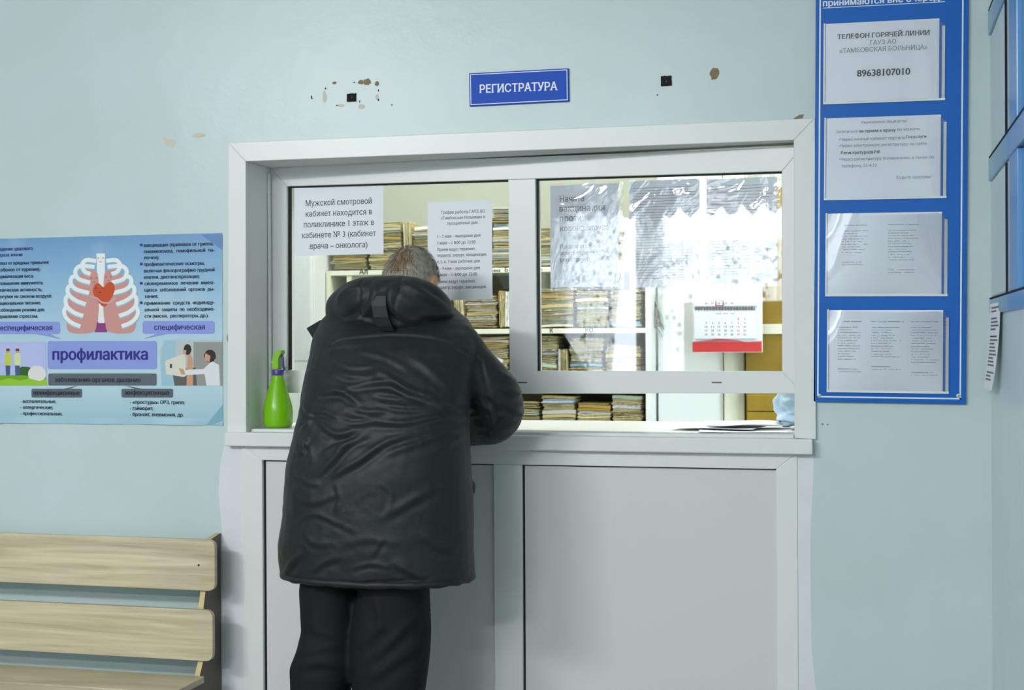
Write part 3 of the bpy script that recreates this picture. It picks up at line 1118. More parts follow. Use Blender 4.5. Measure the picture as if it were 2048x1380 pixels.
# left printed picture: couple on a meadow
pp([(-70, 684), (-70, 771), (95, 771), (92, 684)], pm('pale_violet', 184, 192, 238))
pp([(-70, 752), (-70, 771), (95, 771), (93, 754), (70, 748), (60, 744), (40, 750)], pm('meadow', 112, 170, 40))
pp([(30, 742), (40, 750), (62, 752), (70, 744), (60, 734), (45, 733)], pm('dark_bush', 60, 98, 44))
pp([(75 + 18 * math.cos(-k * .45), 748 + 18 * math.sin(-k * .45) * .95) for k in range(14)], pm('cream_ball', 228, 224, 226))
for x, sk in ((17, 0), (36, 1)):
    pp([(x - 5, 730), (x - 4, 751), (x + 4, 751), (x + 5, 730)], pm('denim', 70, 92, 140))
    pp([(x - 7, 711), (x - 6, 731), (x + 6, 731), (x + 7, 711), (x + 3, 706), (x - 3, 706)], pm('lime_shirt', 198, 206, 90) if not sk else pm('pale_shirt', 214, 224, 170))
    pp([(x + 4 * math.cos(-k * .7), 702 + 4.5 * math.sin(-k * .7)) for k in range(9)], pm('photo_skin', 206, 158, 126))
    pp([(x - 4, 702), (x + 4, 702), (x + 3, 697), (x - 3, 697)], pm('photo_hair', 96, 66, 48))
pp([(-70, 760), (-70, 771), (95, 771), (94, 757), (80, 762), (60, 757), (40, 761), (20, 756), (0, 761)], pm('meadow_light', 150, 200, 56))
# right printed picture: x-ray room
pp([(330, 681), (322, 700), (324, 771), (445.5, 771), (445.5, 680)], pm('photo_wall', 190, 198, 202))
pp([(330, 681), (322, 720), (324, 771), (350, 771), (352, 681)], pm('photo_wall_b', 160, 196, 216))
pp([(388, 684), (388, 771), (445.5, 771), (445.5, 684)], pm('photo_grey', 150, 152, 150))
pp([(345, 740), (350, 771), (395, 771), (392, 735)], pm('photo_shade', 96, 96, 98))
pp([(376, 708), (374, 771), (387, 771), (387, 720), (382, 708)], pm('photo_skin', 206, 158, 126))
pp([(376 + 8 * math.cos(-k * .6), 699 + 11 * math.sin(-k * .6)) for k in range(11)], pm('photo_black', 44, 36, 34))
pp([(368, 700), (366, 710), (372, 712), (374, 700)], pm('photo_skin', 206, 158, 126))
pp([(331, 722), (333, 748), (368, 754), (373, 752), (371, 709), (366, 708)], pm('photo_cream', 222, 218, 206))
pp([(341, 728), (341, 736), (345, 736), (345, 728)], pm('ink', 34, 36, 58))
pp([(362, 740), (372, 750), (410, 748), (414, 771), (441, 771), (439, 730), (425, 722), (408, 738)], pm('photo_coat', 224, 228, 234))
pp([(358, 736), (364, 749), (372, 749), (368, 738)], pm('photo_skin', 206, 158, 126))
pp([(421 + 12 * math.cos(-k * .6), 712 + 13 * math.sin(-k * .6)) for k in range(11)], pm('photo_black', 44, 36, 34))
pp([(412, 706), (410, 720), (420, 724), (422, 712)], pm('photo_skin', 206, 158, 126))
inkp, navy = pm('ink', 34, 36, 58), pm('navy', 54, 44, 140)
lay[0] -= .00006
TY = lay[0] - .0001


def pt(body, x0, x1, yb, mi, bold=.018, hpx=None):
    a, b = L(x0, yb), L(x1, yb)
    h = None if hpx is None else hpx * .00157
    letter(ps, body, a[0], b[0], (a[1] + b[1]) / 2 + .0003, lambda u, v: (u, TY, v), mi, bold, False, h)


for t, r_, b_, c_ in (('Ведение здорового', 66.6, 501, navy), ('образа жизни:', 47, 513, navy), ('отказ от вредных привычек', 99, 529, inkp),
                      ('(особенно от курения);', 81.6, 542.5, inkp), ('нормализация веса;', 68.6, 556, inkp), ('повышение иммунитета;', 87, 569.5, inkp),
                      ('физическая активность;', 85.5, 583, inkp), ('прогулки на свежем воздухе;', 105, 596, inkp), ('рациональное питание;', 82.5, 609.5, inkp),
                      ('соблюдение режима дня;', 90.5, 623, inkp), ('управление стрессом.', 77, 636, inkp)):
    pt(t, r_ - 4.15 * len(t), r_, b_, c_, .02, 9.6)
for t, l_, r_, b_ in (('вакцинация (прививки от гриппа,', 289, 428, 492.5), ('пневмококка,  гемофильной  па-', 289, 430, 505), ('лочки);', 289, 319, 518.5),
                      ('профилактические осмотры,', 289, 410, 531), ('включая флюорографию грудной', 289, 430, 544), ('клетки, диспансеризация;', 289, 400, 557),
                      ('своевременное  лечение  имею-', 290, 430, 569.5), ('щихся  заболеваний  органов  ды-', 290, 430, 582.5), ('хания;', 290, 317, 596),
                      ('применение  средств  индивиду-', 290, 430, 609), ('альной  защиты  по  необходимо-', 290, 430, 622), ('сти (маски,  респираторы, др.).', 290, 418, 635)):
    pt(t, l_, r_, b_, inkp, .02, 9.6)
for y in (487.5, 525.5, 564, 603):
    ps.flat([L(281, y + 5), L(286, y + 5), L(286, y), L(281, y)], TY, navy)
pt('неспецифическая', -6, 106, 661, navy, .03)
pt('специфическая', 309, 411, 659.5, navy, .03)
pt('профилактика', 106, 297, 719.5, navy, .035)
pt('заболевания органов дыхания', 111, 282, 764, inkp, .022)
pt('неинфекционные', 68, 161, 790, inkp, .03)
pt('инфекционные', 252, 340, 790, inkp, .03)
for t, l_, r_, b_ in (('- воспалительные;', 42, 113, 806), ('- аллергические;', 42, 107, 818), ('- профессиональные.', 42, 126, 830.5),
                      ('- «простуды»: ОРЗ, грипп;', 261, 370, 808), ('- гайморит;', 261, 307, 820), ('- бронхит, пневмония, др.', 261, 368, 832.5)):
    pt(t, l_, r_, b_, inkp, .02, 9.8)
for k, y in enumerate((845, 848)):
    a, b = L(296, y), L(442, y)
    greek(ps, a[0], b[0], a[1], .0018, lambda u, v: (u, TY, v), pm('teal', 130, 176, 196), k)
pobj = empty('health_poster', ((PX0 + PX1) / 2, 0, (PZ0 + PZ1) / 2), label='wide pale blue poster with ribs and lungs, lettered профилактика', cat='poster')
ps.build('sheet', PM, pobj)

# ---- the tall blue notice board, hung with a slight lean
BT = .0105
bo = np.array(onY(1772, 500)[[0, 2]])


def bL(px, py):
    """photo point -> board coordinates (u right, v up), undoing the lean"""
    p = np.array(L(px, py)) - bo
    c, s = math.cos(BT), math.sin(BT)
    return (p[0] * c - p[1] * s, p[0] * s + p[1] * c)


def bw(u, v, y):
    c, s = math.cos(BT), math.sin(BT)
    return (bo[0] + u * c + v * s, y, bo[1] - u * s + v * c)


brd = empty('notice_board', (bo[0], 0, bo[1]), label='tall blue notice board with four clear pockets right of the reception window', cat='notice board')
bl_, br2 = bL(1627, 807)[0], bL(1931, 804)[0]
bb = (bL(1627, 807)[1] + bL(1930, 804)[1]) / 2
bt = bb + 1.62


def bprism(mb, u0, u1, v0, v1, y0, y1, mi=0):
    P = [(u0, v0), (u1, v0), (u1, v1), (u0, v1)]
    v = [bw(*p, y0) for p in P] + [bw(*p, y1) for p in P]
    mb.add(v, [(0, 1, 2, 3), (7, 6, 5, 4), (0, 4, 5, 1), (1, 5, 6, 2), (2, 6, 7, 3), (3, 7, 4, 0)], mi)


mb = MB()
bprism(mb, bl_, br2, bb, bt, -.012, -.0045)
mb.build('panel', M['board_blue'], brd, bevel=.001)
mb = MB()
i0, i1 = bL(1635, 700)[0], bL(1922, 700)[0]
bz = bL(1780, 796.5)[1]
for a in ((i0, i0 + .004, bz, bt - .02), (i1 - .004, i1, bz, bt - .02), (i0, i1, bz, bz + .004), (i0, i1, bt - .024, bt - .02)):
    bprism(mb, *a, -.0124, -.012)
letter(mb, 'принимаются вне очереди', bL(1646, 12)[0], bL(1889, 2)[0], bL(1765, 8.5)[1], lambda u, v: bw(u, v, -.0125), 0, .03, False)
bprism(mb, bL(1646, 12)[0], bL(1889, 2)[0], bL(1765, 12)[1] - .001, bL(1765, 12)[1] + .0008, -.0125, -.012)
mb.build('lettering', M['sign_white'], brd, label='white border line and white underlined heading')
for px, py in ((1639, 791), (1916, 791)):
    u, v = bL(px, py)
    c = bw(u, v, -.0135)
    mb = MB()
    mb.ball(c, (.0055, .0022, .0055), 14, 8, 0)
    mb.ball((c[0], c[1] - .0015, c[2]), (.0032, .0022, .0032), 12, 8, 1)
    mb.build('screw', [M['sign_white'], M['brass']], brd, smooth=True)

POCK = [(1647, 1890, 48, 208), (1648.5, 1893, 238, 401), (1651, 1895, 430, 594.5), (1654, 1897.5, 624, 787)]
SHEETS = [
    [('ТЕЛЕФОН ГОРЯЧЕЙ ЛИНИИ', 1675, 1859, 76, .02, True, 0), ('ГАУЗ АО', 1739, 1792, 90.5, 0, True, 1), ('«ТАМБОВСКАЯ БОЛЬНИЦА»', 1679, 1854, 104, 0, True, 1),
     ('89638107010', 1714, 1820, 153, .022, True, 0)],
    [('Уважаемые пациенты!', 1722, 1814, 247.5, 0, False, 1), ('Записаться', 1672, 1714, 267, 0, False, 1), ('на прием к врачу', 1718, 1791, 265.5, .02, False, 0), ('вы можете:', 1794, 1840, 262.5, 0, False, 1),
     ('•Через личный кабинет портала', 1678, 1809, 281.5, 0, False, 1), ('Госуслуги', 1812, 1852, 277.5, .02, False, 0), ('•Через электронную регистратуру на сайте', 1678, 1853, 293.5, 0, False, 1),
     ('Регистратура28.РФ', 1682, 1760, 309, .02, False, 0), ('•Через регистратуру поликлиники, а также по', 1679, 1867, 320.5, 0, False, 1),
     ('телефону 21-4-23', 1683, 1753, 335.5, 0, False, 1), ('Будьте здоровы!', 1793, 1862, 358, 0, False, 1)]]
SHL = ['printed sheet with a hotline telephone number in the topmost pocket', 'printed sheet with bulleted lines in the second pocket from the top',
       'printed sheet with two columns of small lines in the third pocket', 'printed sheet with three columns of small lines in the lowest pocket']
for k, (x0, x1, y0, y1) in enumerate(POCK):
    xm, ym = (x0 + x1) / 2, (y0 + y1) / 2
    u0, u1 = bL(x0, ym)[0], bL(x1, ym)[0]
    v0, v1 = bL(xm, y1 - 1.5)[1], bL(xm, y0 - 5)[1]
    # paper in the pocket
    mb = MB()
    bprism(mb, u0 + .006, u1 - .016, v0 + .006, v1 - .002, -.0142, -.0138)
    if k < 2:
        for t, a, b, yb, bold, ser, gi in SHEETS[k]:
            letter(mb, t, bL(a, yb)[0], bL(b, yb)[0], bL((a + b) / 2, yb)[1], lambda u, v: bw(u, v, -.0145), 2 if gi else 1, bold, ser)
    else:
        cols = {2: [(1684, 1735, 445, 10, 1), (1776, 1838, 445, 13, 1)], 3: [(1676, 1722, 638, 14, 1), (1742, 1806, 638, 13, 1), (1822, 1880, 638, 15, 1)]}[k]
        for ci, (a, b, yt, nl, _) in enumerate(cols):
            for li in range(nl + 3):
                yb = yt + 6 + (0 if li == 0 else 6 + li * 5.35) + (9 if li > nl else 0)
                if li == nl:
                    continue
                rr = random.Random(k * 100 + ci * 20 + li)
                e = b - rr.uniform(0, .45) * (b - a) if li else b
                greek(mb, bL(a, yb)[0], bL(e, yb)[0], bL(xm, yb)[1], .0046, lambda u, v: bw(u, v, -.0145), 1 if li in (0, nl + 1) else 2, rr.random())
    mb.build('notice_sheet', [M['paper'], M['ink'], M['ink_grey']], label=SHL[k], cat='notice', group='sheets in the notice board pockets')
    pk = empty('pocket', bw((u0 + u1) / 2, v0, -.012))
    pk.parent = brd
    pk.location = Vector(bw((u0 + u1) / 2, v0, -.012)) - Vector(brd.location)
    mb = MB()
    bprism(mb, u0, u0 + .0045, v0, v1, -.0137, -.0122)
    bprism(mb, u1 - .009, u1 - .001, v0, v1 - .022, -.0137, -.0122)
    bprism(mb, u0, u1, v0, v0 + .006, -.0168, -.0122)
    mb.build('rim', M['pocket_edge'], pk)
    mb = MB()
    N, R_ = 20, 10
    vs = []
    for j in range(R_ + 1):
        tz = j / R_
        for i in range(N + 1):
            tx = i / N
            bulge = (.018 * (tz ** .8) * (1 - abs(2 * tx - 1) ** 2.4) if k > 1 else .0012 * math.sin(math.pi * tx)) + .0001 * math.sin(tx * 23 + tz * 3)
            vs.append(bw(u0 + .003 + (u1 - .001 - u0 - .003) * tx, v0 + .004 + (v1 - v0 - .006) * tz - (.02 * max(0, tx - .93) / .07 * tz if tx > .93 else 0), -.0162 - bulge))
    mb.add(vs, [(j * (N + 1) + i, j * (N + 1) + i + 1, (j + 1) * (N + 1) + i + 1, (j + 1) * (N + 1) + i) for j in range(R_) for i in range(N)])
    mb.build('clear_front', M['pocket'], pk, smooth=True)

# ---- paper strip hanging from the rail of the right wall, curling away
mb = MB()
vs = []
N = 24
for j in range(N + 1):
    t = j / N
    z = 1.392 - .222 * t
    out = .010 + .016 * t * t
    for yy, xx in ((-.085 + .03 * t, 0), (-.335 + .06 * t * t, -.003)):
        vs.append((XR - out - xx, yy, z))
mb.add(vs, [(2 * j, 2 * j + 1, 2 * j + 3, 2 * j + 2) for j in range(N)], 0)
for k, t in enumerate((.06, .09, .17, .24, .27, .30, .38, .40, .45, .48, .52, .55, .6, .64, .69, .74, .83, .87, .91)):
    j = int(t * N)
    a, b = np.array(vs[2 * j]), np.array(vs[2 * j + 1])
    dn = (np.array(vs[2 * j + 2]) - a) * .45
    s0, s1 = a + (b - a) * .18, a + (b - a) * (.9 - .25 * ((k * 7) % 4) / 3)
    o_ = np.array([-.0006, -.0002, 0])
    mb.add([s0 + o_, s1 + o_, s1 + dn + o_, s0 + dn + o_], [(0, 1, 2, 3)], 1)
mb.build('paper_slip', [M['paper'], M['ink_grey']], smooth=True, label='curling printed paper strip hanging from the blue rail on the right wall', cat='paper')

# ==================================================================== NOTICES ON THE GLASS
def glass_sheet(name, TLp, BRp, off, lines, label, m=M['paper'], curl=.002, gl=None, ink=None):
    s0, z1 = sp(*TLp, off)
    s1, z0 = sp(*BRp, off)
    mb = MB()
    N, R_ = 10, 8
    vs = []
    for j in range(R_ + 1):
        for i in range(N + 1):
            vs.append(sw(s0 + (s1 - s0) * i / N, z0 + (z1 - z0) * j / R_, off))
    mb.add(vs, [(j * (N + 1) + i, j * (N + 1) + i + 1, (j + 1) * (N + 1) + i + 1, (j + 1) * (N + 1) + i) for j in range(R_) for i in range(N)], 0)
    for t, a, b, yb in lines:
        letter(mb, t, sp(a, yb, off)[0], sp(b, yb, off)[0], sp((a + b) / 2, yb, off)[1], lambda u, v: sw(u, v, off - .0004), 1, 0, True, vscale=1.08)
    if gl:
        for k in range(gl):
            zz = z1 - .022 - k * (z1 - z0 - .04) / gl
            rr = random.Random(k + int(TLp[0]))
            sa, sb = s0 + .012, s1 - rr.uniform(.01, .05)
            mb.add([sw(sa, zz, off - .0004), sw(sb, zz, off - .0004), sw(sb, zz + .0014, off - .0004), sw(sa, zz + .0014, off - .0004)], [(0, 1, 2, 3)], 2)
    return mb.build(name, [m, ink or M['ink'], M['ink_grey']], label=label, cat='notice', group='notices on the window glass')


glass_sheet('paper_notice', (588.5, 377), (767, 507.5), .0198,
            [('Мужской смотровой', 611, 744, 409.5), ('кабинет находится в', 611, 744, 431), ('поликлинике 1 этаж в', 607, 748, 452.5),
             ('кабинете № 3 (кабинет', 604, 752, 474), ('врача – онколога)', 620, 735, 496)],
            'broad white notice of five large serif lines at the top corner of the glass')
glass_sheet('paper_notice', (855, 404.5), (985, 599), .0198,
            [('График работы ГАУЗ АО', 882, 970, 426.5), ('«Тамбовская больница» в', 882, 970, 437.5), ('праздничные дни:', 895, 956, 448.5),
             ('1 – 2 мая – выходные дни', 874, 961, 474.5), ('3 мая – с 8:00 до 12:00', 874, 951, 488), ('Прием ведут терапевт,', 874, 951, 501),
             ('педиатр, хирург, вакцинация.', 874, 974, 512.5), ('4, 5, 6, 7 мая рабочие дни', 874, 960, 525.5), ('8 – 9 мая – выходные дни', 874, 960, 539),
             ('10 мая – с 8:00 до 12:00', 871, 954, 552), ('Прием ведут терапевт,', 872, 951, 565.5), ('педиатр, хирург, вакцинация.', 872, 973, 577)],
            'narrow white notice of small lines on the glass just above the man')
M['paper_back'] = mat('notice_paper_thin', srgb(226, 231, 240), .8, .2, .3, 14)
glass_sheet('paper_notice', (1100, 372), (1238, 573), .0260,
            [('Начата', 1119, 1168, 403), ('вакцинация', 1119, 1210, 422), ('против', 1119, 1172, 442), ('коронавируса', 1120, 1219, 461),
             ('Предварительная', 1120, 1201, 496), ('запись ведется в', 1120, 1197, 509), ('регистратуру', 1120, 1186, 522.5)],
            'notice headed Начата behind film, next to the mullion', M['paper_back'])
glass_sheet('paper_notice', (1258, 363), (1400, 573), .0260, [], 'ruled sheet behind crinkled film, middle of three on the glass', M['paper_back'], gl=34)
glass_sheet('paper_notice', (1413, 359), (1555, 566), .0264, [], 'ruled sheet behind crinkled film nearest the window stile', M['paper_back'], gl=30)
for k, (a, b) in enumerate((((1096, 366), (1244, 578)), ((1254, 359), (1405, 580)), ((1409, 353), (1560, 572)))):
    s0, z1 = sp(*a)
    s1, z0 = sp(*b)
    mb = MB()
    N = 28
    vs = []
    for j in range(N + 1):
        for i in range(N + 1):
            x, z = s0 + (s1 - s0) * i / N, z0 + (z1 - z0) * j / N
            d = mnoise.noise(Vector((x * 22 + k * 9, z * 14, .3))) * .0011 + abs(mnoise.noise(Vector((x * 40, z * 40, 2.2 + k)))) * .0007
            vs.append(sw(x, z, .0236 + max(-.0015, min(.0015, d))))
    mb.add(vs, [(j * (N + 1) + i, j * (N + 1) + i + 1, (j + 1) * (N + 1) + i + 1, (j + 1) * (N + 1) + i) for j in range(N) for i in range(N)])
    mb.build('plastic_sleeve', M['film'], smooth=True, label=('crinkled clear sleeve over the notice headed Начата', 'crinkled clear sleeve over the middle ruled sheet',
             'crinkled clear sleeve over the ruled sheet nearest the window stile')[k], cat='plastic sleeve', group='clear sleeves on the window glass')

# ==================================================================== RECORDS OFFICE
RF, RD = 1.50, .30
RX0, RX1 = onY(662, 600, RF)[0], onY(1291, 600, RF)[0]


def RL(px, py, y=RF):
    p = onY(px, py, y)
    return (p[0], p[2])


zs = [RL(1000, 853.5)[1], RL(1180, 777)[1], RL(1100, 657)[1], RL(1000, 535.5)[1]]   # tops of the boards
zt_ = [zs[0], zs[1], zs[2], zs[3]]
rack = empty('shelving_unit', ((RX0 + RX1) / 2, RF + .15, 0), label='cream open shelving unit crammed with patient folders behind the glass', cat='shelving')
for k, z in enumerate(zt_):
    mb = MB()
    mb.box(RX0, RX1, RF - .002, RF + RD, z - .020, z, 0)
    mb.build('shelf_board', M['shelf'], rack, bevel=.001)
MB().box(RX0, RX1, RF, RF + RD, .08, .10).build('shelf_board', M['shelf'], rack)
MB().box(RX0, RX1, RF, RF + RD, .50, .52).build('shelf_board', M['shelf'], rack)
MB().box(RX1, RX1 + .022, RF - .004, RF + RD, 0, RL(1300, 480)[1]).build('side_panel', M['office_w'], rack)
MB().box(RX0 - .02, RX0, RF - .002, RF + RD, 0, zt_[3] + .0).build('side_panel', M['shelf'], rack)
MB().box(RX0, RX1, RF + RD, RF + RD + .006, 0, zt_[3]).build('back_panel', M['shelf_back_shaded'], rack)
xd = RL(698, 560)[0]
MB().box(xd - .010, xd + .010, RF, RF + RD, zt_[2], zt_[3] - .02).build('divider', M['shelf'], rack)
xd2 = RL(1070, 560)[0]
for a, b in ((1, 2), (2, 3)):
    MB().box(xd2 - .009, xd2 + .009, RF, RF + RD, zt_[a], zt_[b] - .02).build('divider', M['shelf'], rack)
for k, words_ in ((3, (('Ал', 719, 736, 541.5), ('овка', 984, 1001, 543), ('Б', 1010, 1016.5, 543), ('ост', 1076, 1086.5, 541.5))), (2, (('К', 1100, 1107, 666.3), ('КО', 1171, 1187, 666.3), ('П', 1239, 1247, 666)))):
    mb = MB()
    z = zt_[k]
    mb.box(RX0, RX1, RF - .004, RF - .002, z - .0195, z - .001, 0)
    for t, a, b, yb in words_:
        letter(mb, t, RL(a, yb)[0], RL(b, yb)[0], z - .0165, lambda u, v: (u, RF - .0044, v), 1, .03)
    mb.build('label_strip', [M['strip'], M['ink']], rack, label='pale edge strip with dark letters')

# folders: one of each kind, then copies
protos = {}


def folder_mesh(ci, kind):
    mb = MB()
    N = 10
    r = random.Random(ci * 10 + kind)
    ph, am = r.uniform(0, 6), r.uniform(.10, .24)

    def wv(x):
        return am * math.sin(x * 5 + ph) * (.4 + abs(x))

    def slab(x0, x1, y0, y1, z0, z1, mi, jag=0):
        vs = []
        for y in (y0, y1):
            for i in range(N + 1):
                x = x0 + (x1 - x0) * i / N
                jy = r.uniform(-jag, jag) if y == y0 else 0
                vs.append((x, y + jy, z0 + wv(x)))
                vs.append((x, y + jy, z1 + wv(x)))
        f = []
        o_ = 2 * (N + 1)
        for i in range(N):
            a = 2 * i
            f += [(a, a + 2, a + 3, a + 1), (o_ + a, o_ + a + 1, o_ + a + 3, o_ + a + 2), (a + 1, a + 3, o_ + a + 3, o_ + a + 1), (a, o_ + a, o_ + a + 2, a + 2)]
        f += [(0, 1, o_ + 1, o_), (2 * N, o_ + 2 * N, o_ + 2 * N + 1, 2 * N + 1)]
        mb.add(vs, f, mi)
    if kind == 0:      # page edges to the front between two covers
        slab(-.5, .5, 0, .15, 0, .16, 0)
        slab(-.485, .47, .004, .146, .16, .50, 1, .004)
        slab(-.47, .485, .002, .146, .50, .84, 1, .004)
        slab(-.5, .49, -.003, .15, .84, 1.0, 0)
    elif kind == 1:    # folded spine to the front
        slab(-.5, .5, .002, .15, 0, .12, 0)
        slab(-.5, .5, -.003, .012, .10, .90, 0)
        slab(-.49, .49, .012, .145, .12, .88, 1)
        slab(-.5, .5, .002, .15, .88, 1.0, 0)
    else:              # loose, with papers sticking out
        slab(-.5, .48, 0, .15, 0, .22, 0)
        slab(-.52, .44, -.008, .14, .22, .44, 1, .006)
        slab(-.44, .52, -.002, .146, .44, .62, 1, .006)
        slab(-.50, .50, .004, .15, .62, .78, 0)
        slab(-.46, .40, -.010, .14, .78, .88, 1, .004)
        slab(-.49, .5, 0, .15, .88, 1.0, 0)
    me = bpy.data.meshes.new('patient_folder')
    me.from_pydata(mb.v, [], mb.f)
    me.materials.append(M['folder'][ci])
    me.materials.append(M['pages'] if ci != 5 else M['paper_w'])
    me.polygons.foreach_set('material_index', mb.mi)
    return me


for ci in range(9):
    for kd in range(3):
        protos[ci, kd] = folder_mesh(ci, kd)
ORD = ['lowest', 'second', 'third', 'fourth', 'fifth', 'sixth', 'seventh', 'eighth', 'ninth', 'tenth', 'eleventh', 'twelfth', 'thirteenth', 'fourteenth',
       'fifteenth', 'sixteenth', 'seventeenth', 'eighteenth', 'nineteenth', 'twentieth', 'twenty-first', 'twenty-second', 'twenty-third', 'twenty-fourth', 'twenty-fifth', 'twenty-sixth']
WTS = [24, 17, 22, 14, 10, 8, 6, 1, 9]
frand = random.Random(21)


def add_folder(ci, kd, loc, scale, rot, label, group):
    o = bpy.data.objects.new('patient_folder', protos[ci, kd])
    COL.objects.link(o)
    o.location, o.scale, o.rotation_euler = loc, scale, rot
    prop(o, label, 'folder', group)


def stack(pxl, pxr, pyt, k, where, group, yf=RF + .012, tilt=0.0, tmean=.0122):
    """a pile of folders standing on board k, from pxl to pxr, up to the height of pyt"""
    x0, x1 = RL(pxl, 600, yf)[0], RL(pxr, 600, yf)[0]
    top = RL((pxl + pxr) / 2, pyt, yf)[1]
    z = zt_[k] + .0066
    n = max(1, round((top - z) / tmean))
    ts = [frand.uniform(.6, 1.45) for _ in range(n)]
    s_ = (top - z) / sum(ts)
    wd = x1 - x0
    for i, t in enumerate(ts):
        t *= s_
        ci = frand.choices(range(9), WTS)[0]
        kd = frand.choices((0, 1, 2), (4, 3, 3))[0]
        jx = frand.uniform(-.022, .022) * wd
        ww = wd * frand.uniform(.92, 1.0)
        add_folder(ci, kd, ((x0 + x1) / 2 + jx, yf + frand.uniform(-.006, .010), z), (ww, 1, t * (.96 if not tilt else .78)), (0, tilt * (i / max(1, n - 1)), frand.uniform(-.03, .03)),
                   f'{FOLDER_WORD[ci]} folder, {ORD[i]} {"" if i == 0 else "up "}in the {where}', group)
        z += t


def upright(pxl, pxr, pyt, k, where, group, lean=0.0, n=3, yf=RF + .014):
    x0, x1 = RL(pxl, 600, yf)[0], RL(pxr, 600, yf)[0]
    top = RL((pxl + pxr) / 2, pyt, yf)[1]
    h = top - zt_[k]
    for i in range(n):
        ci = frand.choice((2, 3, 5, 0))
        t = (x1 - x0) / n
        # unit mesh: length along x -> turned upright
        add_folder(ci, frand.choice((0, 2)), (x0 + t * (i + 1) - math.sin(lean) * 0, yf, zt_[k] + h * .525 + .001), (h * frand.uniform(.93, 1), 1, t * .95), (0, -math.pi / 2 + lean, 0),
                   f'{FOLDER_WORD[ci]} upright folder, {ORD[i] if i else "first"} from the left, {where}', group)


G3, G2, G1, G0 = 'folders on the top board of the shelving', 'folders on the second board', 'folders on the third board', 'folders on the lowest board in view'
stack(664, 733, 446, 3, 'top board pile nearest its left end', G3)
stack(738, 803, 444, 3, 'top board pile left of the leaning folders', G3)
upright(808, 824, 446, 3, 'leaning on the top board', G3, .0, 2)
stack(827, 900, 452, 3, 'top board pile straight above the man', G3)
stack(905, 975, 432, 3, 'top board pile behind the narrow notice', G3)
stack(984, 1054, 412, 3, 'tallest top board pile beside the mullion', G3, tilt=.035)
stack(1062, 1132, 455, 3, 'top board pile right of the mullion', G3)
stack(1140, 1208, 470, 3, 'top board pile behind the notice headed Начата', G3)
stack(1214, 1282, 462, 3, 'top board pile nearest its right end', G3)

stack(842, 900, 600, 2, 'second board pile just right of the man', G2)
upright(908, 926, 590, 2, 'on the second board by the narrow notice', G2, 0, 2)
stack(931, 994, 590, 2, 'second board pile under the narrow notice', G2)
upright(998, 1017, 583, 2, 'on the second board by the mullion', G2, 0, 3)
stack(1081, 1148, 577, 2, 'second board pile over the letter К', G2)
stack(1152, 1218, 582, 2, 'second board pile over the letters КО', G2)
stack(1222, 1283, 580, 2, 'second board pile nearest its right end', G2)

stack(948, 1016, 674, 1, 'third board pile right of the man', G1)
stack(1022, 1058, 690, 1, 'third board pile behind the mullion', G1)
stack(1078, 1114, 672, 1, 'third board pile under the letter К', G1)
upright(1116, 1135, 700, 1, 'under the shelf letter К', G1, 0, 4)
stack(1139, 1206, 676, 1, 'third board pile under the letters КО', G1)
stack(1210, 1283, 690, 1, 'third board pile nearest its right end', G1)

stack(1010, 1078, 803, 0, "lowest board pile beside the man's elbow", G0)
stack(1082, 1150, 791, 0, "lowest board pile second from the man's elbow", G0)
stack(1153, 1220, 806, 0, "lowest board pile third from the man's elbow", G0)
stack(1223, 1283, 791, 0, 'lowest board pile nearest the white side panel', G0)

p = [RL(989, 713), RL(1009, 719), RL(1005, 730), RL(985, 724)]
MB().prism_y([p[3], p[2], p[1], p[0]], RF - .022, RF - .020).build('paper_tag', M['paper_w'], label='small white paper tag stuck on folders beside the mullion', cat='tag')

# white cupboard left of the shelving, cupboard door, post and brown cabinet on its right
wc = empty('cupboard', (RX0 - .16, RF, 0), label='tall white cupboard standing left of the folder shelving', cat='cupboard')
MB().box(RX0 - .30, RX0 - .025, RF - .12, RF + .28, .05, 1.98).build('body', M['office_w'], wc, bevel=.003)
MB().box(RX0 - .294, RX0 - .031, RF - .136, RF - .121, .07, 1.96).build('door', M['office_w'], wc, bevel=.003)
MB().box(RX0 - .28, RX0 - .04, RF - .10, RF + .26, 0, .05).build('plinth', M['gap'], wc)
mb = MB()
pz0, pz1 = RL(620, 720)[1], RL(620, 515)[1]
mb.box(RX0 - .135, RX0 - .040, RF - .138, RF - .1365, pz0, pz1, 0)
for k in range(22):
    z = pz1 - .02 - k * (pz1 - pz0 - .03) / 22
    mb.box(RX0 - .128, RX0 - .050, RF - .1384, RF - .138, z, z + .0012, 1)
mb.build('paper_list', [M['paper_w'], M['pocket_edge']], label='faintly ruled white list on the white cupboard', cat='notice')

wx0, wx1 = RL(1316, 700, 1.62)[0], RL(1446, 700, 1.62)[0]
wd = empty('door_panel', ((wx0 + wx1) / 2, 1.62, 0), label='plain white cupboard door between the shelving and the cream post', cat='cupboard door')
MB().box(wx0, wx1, 1.62, 1.66, 0, 2.05).build('leaf', M['office_w'], wd, bevel=.003)
px0, px1 = RL(1447.5, 700, 1.60)[0], RL(1489, 700, 1.60)[0]
MB().box(px0, px1, 1.60, OFF_B, 0, 2.3).build('trim_1', M['shelf'], kind='structure', bevel=.006)
bx0, bx1 = RL(1492, 700, 1.56)[0], RL(1640, 700, 1.56)[0]
bc = empty('cabinet', ((bx0 + bx1) / 2, 1.56, 0), label='yellow-brown hardboard cabinet at the far right behind the glass', cat='cabinet')
MB().box(bx0, bx1, 1.56, 1.95, .03, 1.90).build('body', M['brown'], bc)
za, zb_ = RL(1540, 668, 1.56)[1], RL(1540, 648, 1.56)[1]
MB().box(bx0 + .002, bx1 - .002, 1.549, 1.5595, za, zb_).build('rail', M['shelf'], bc)
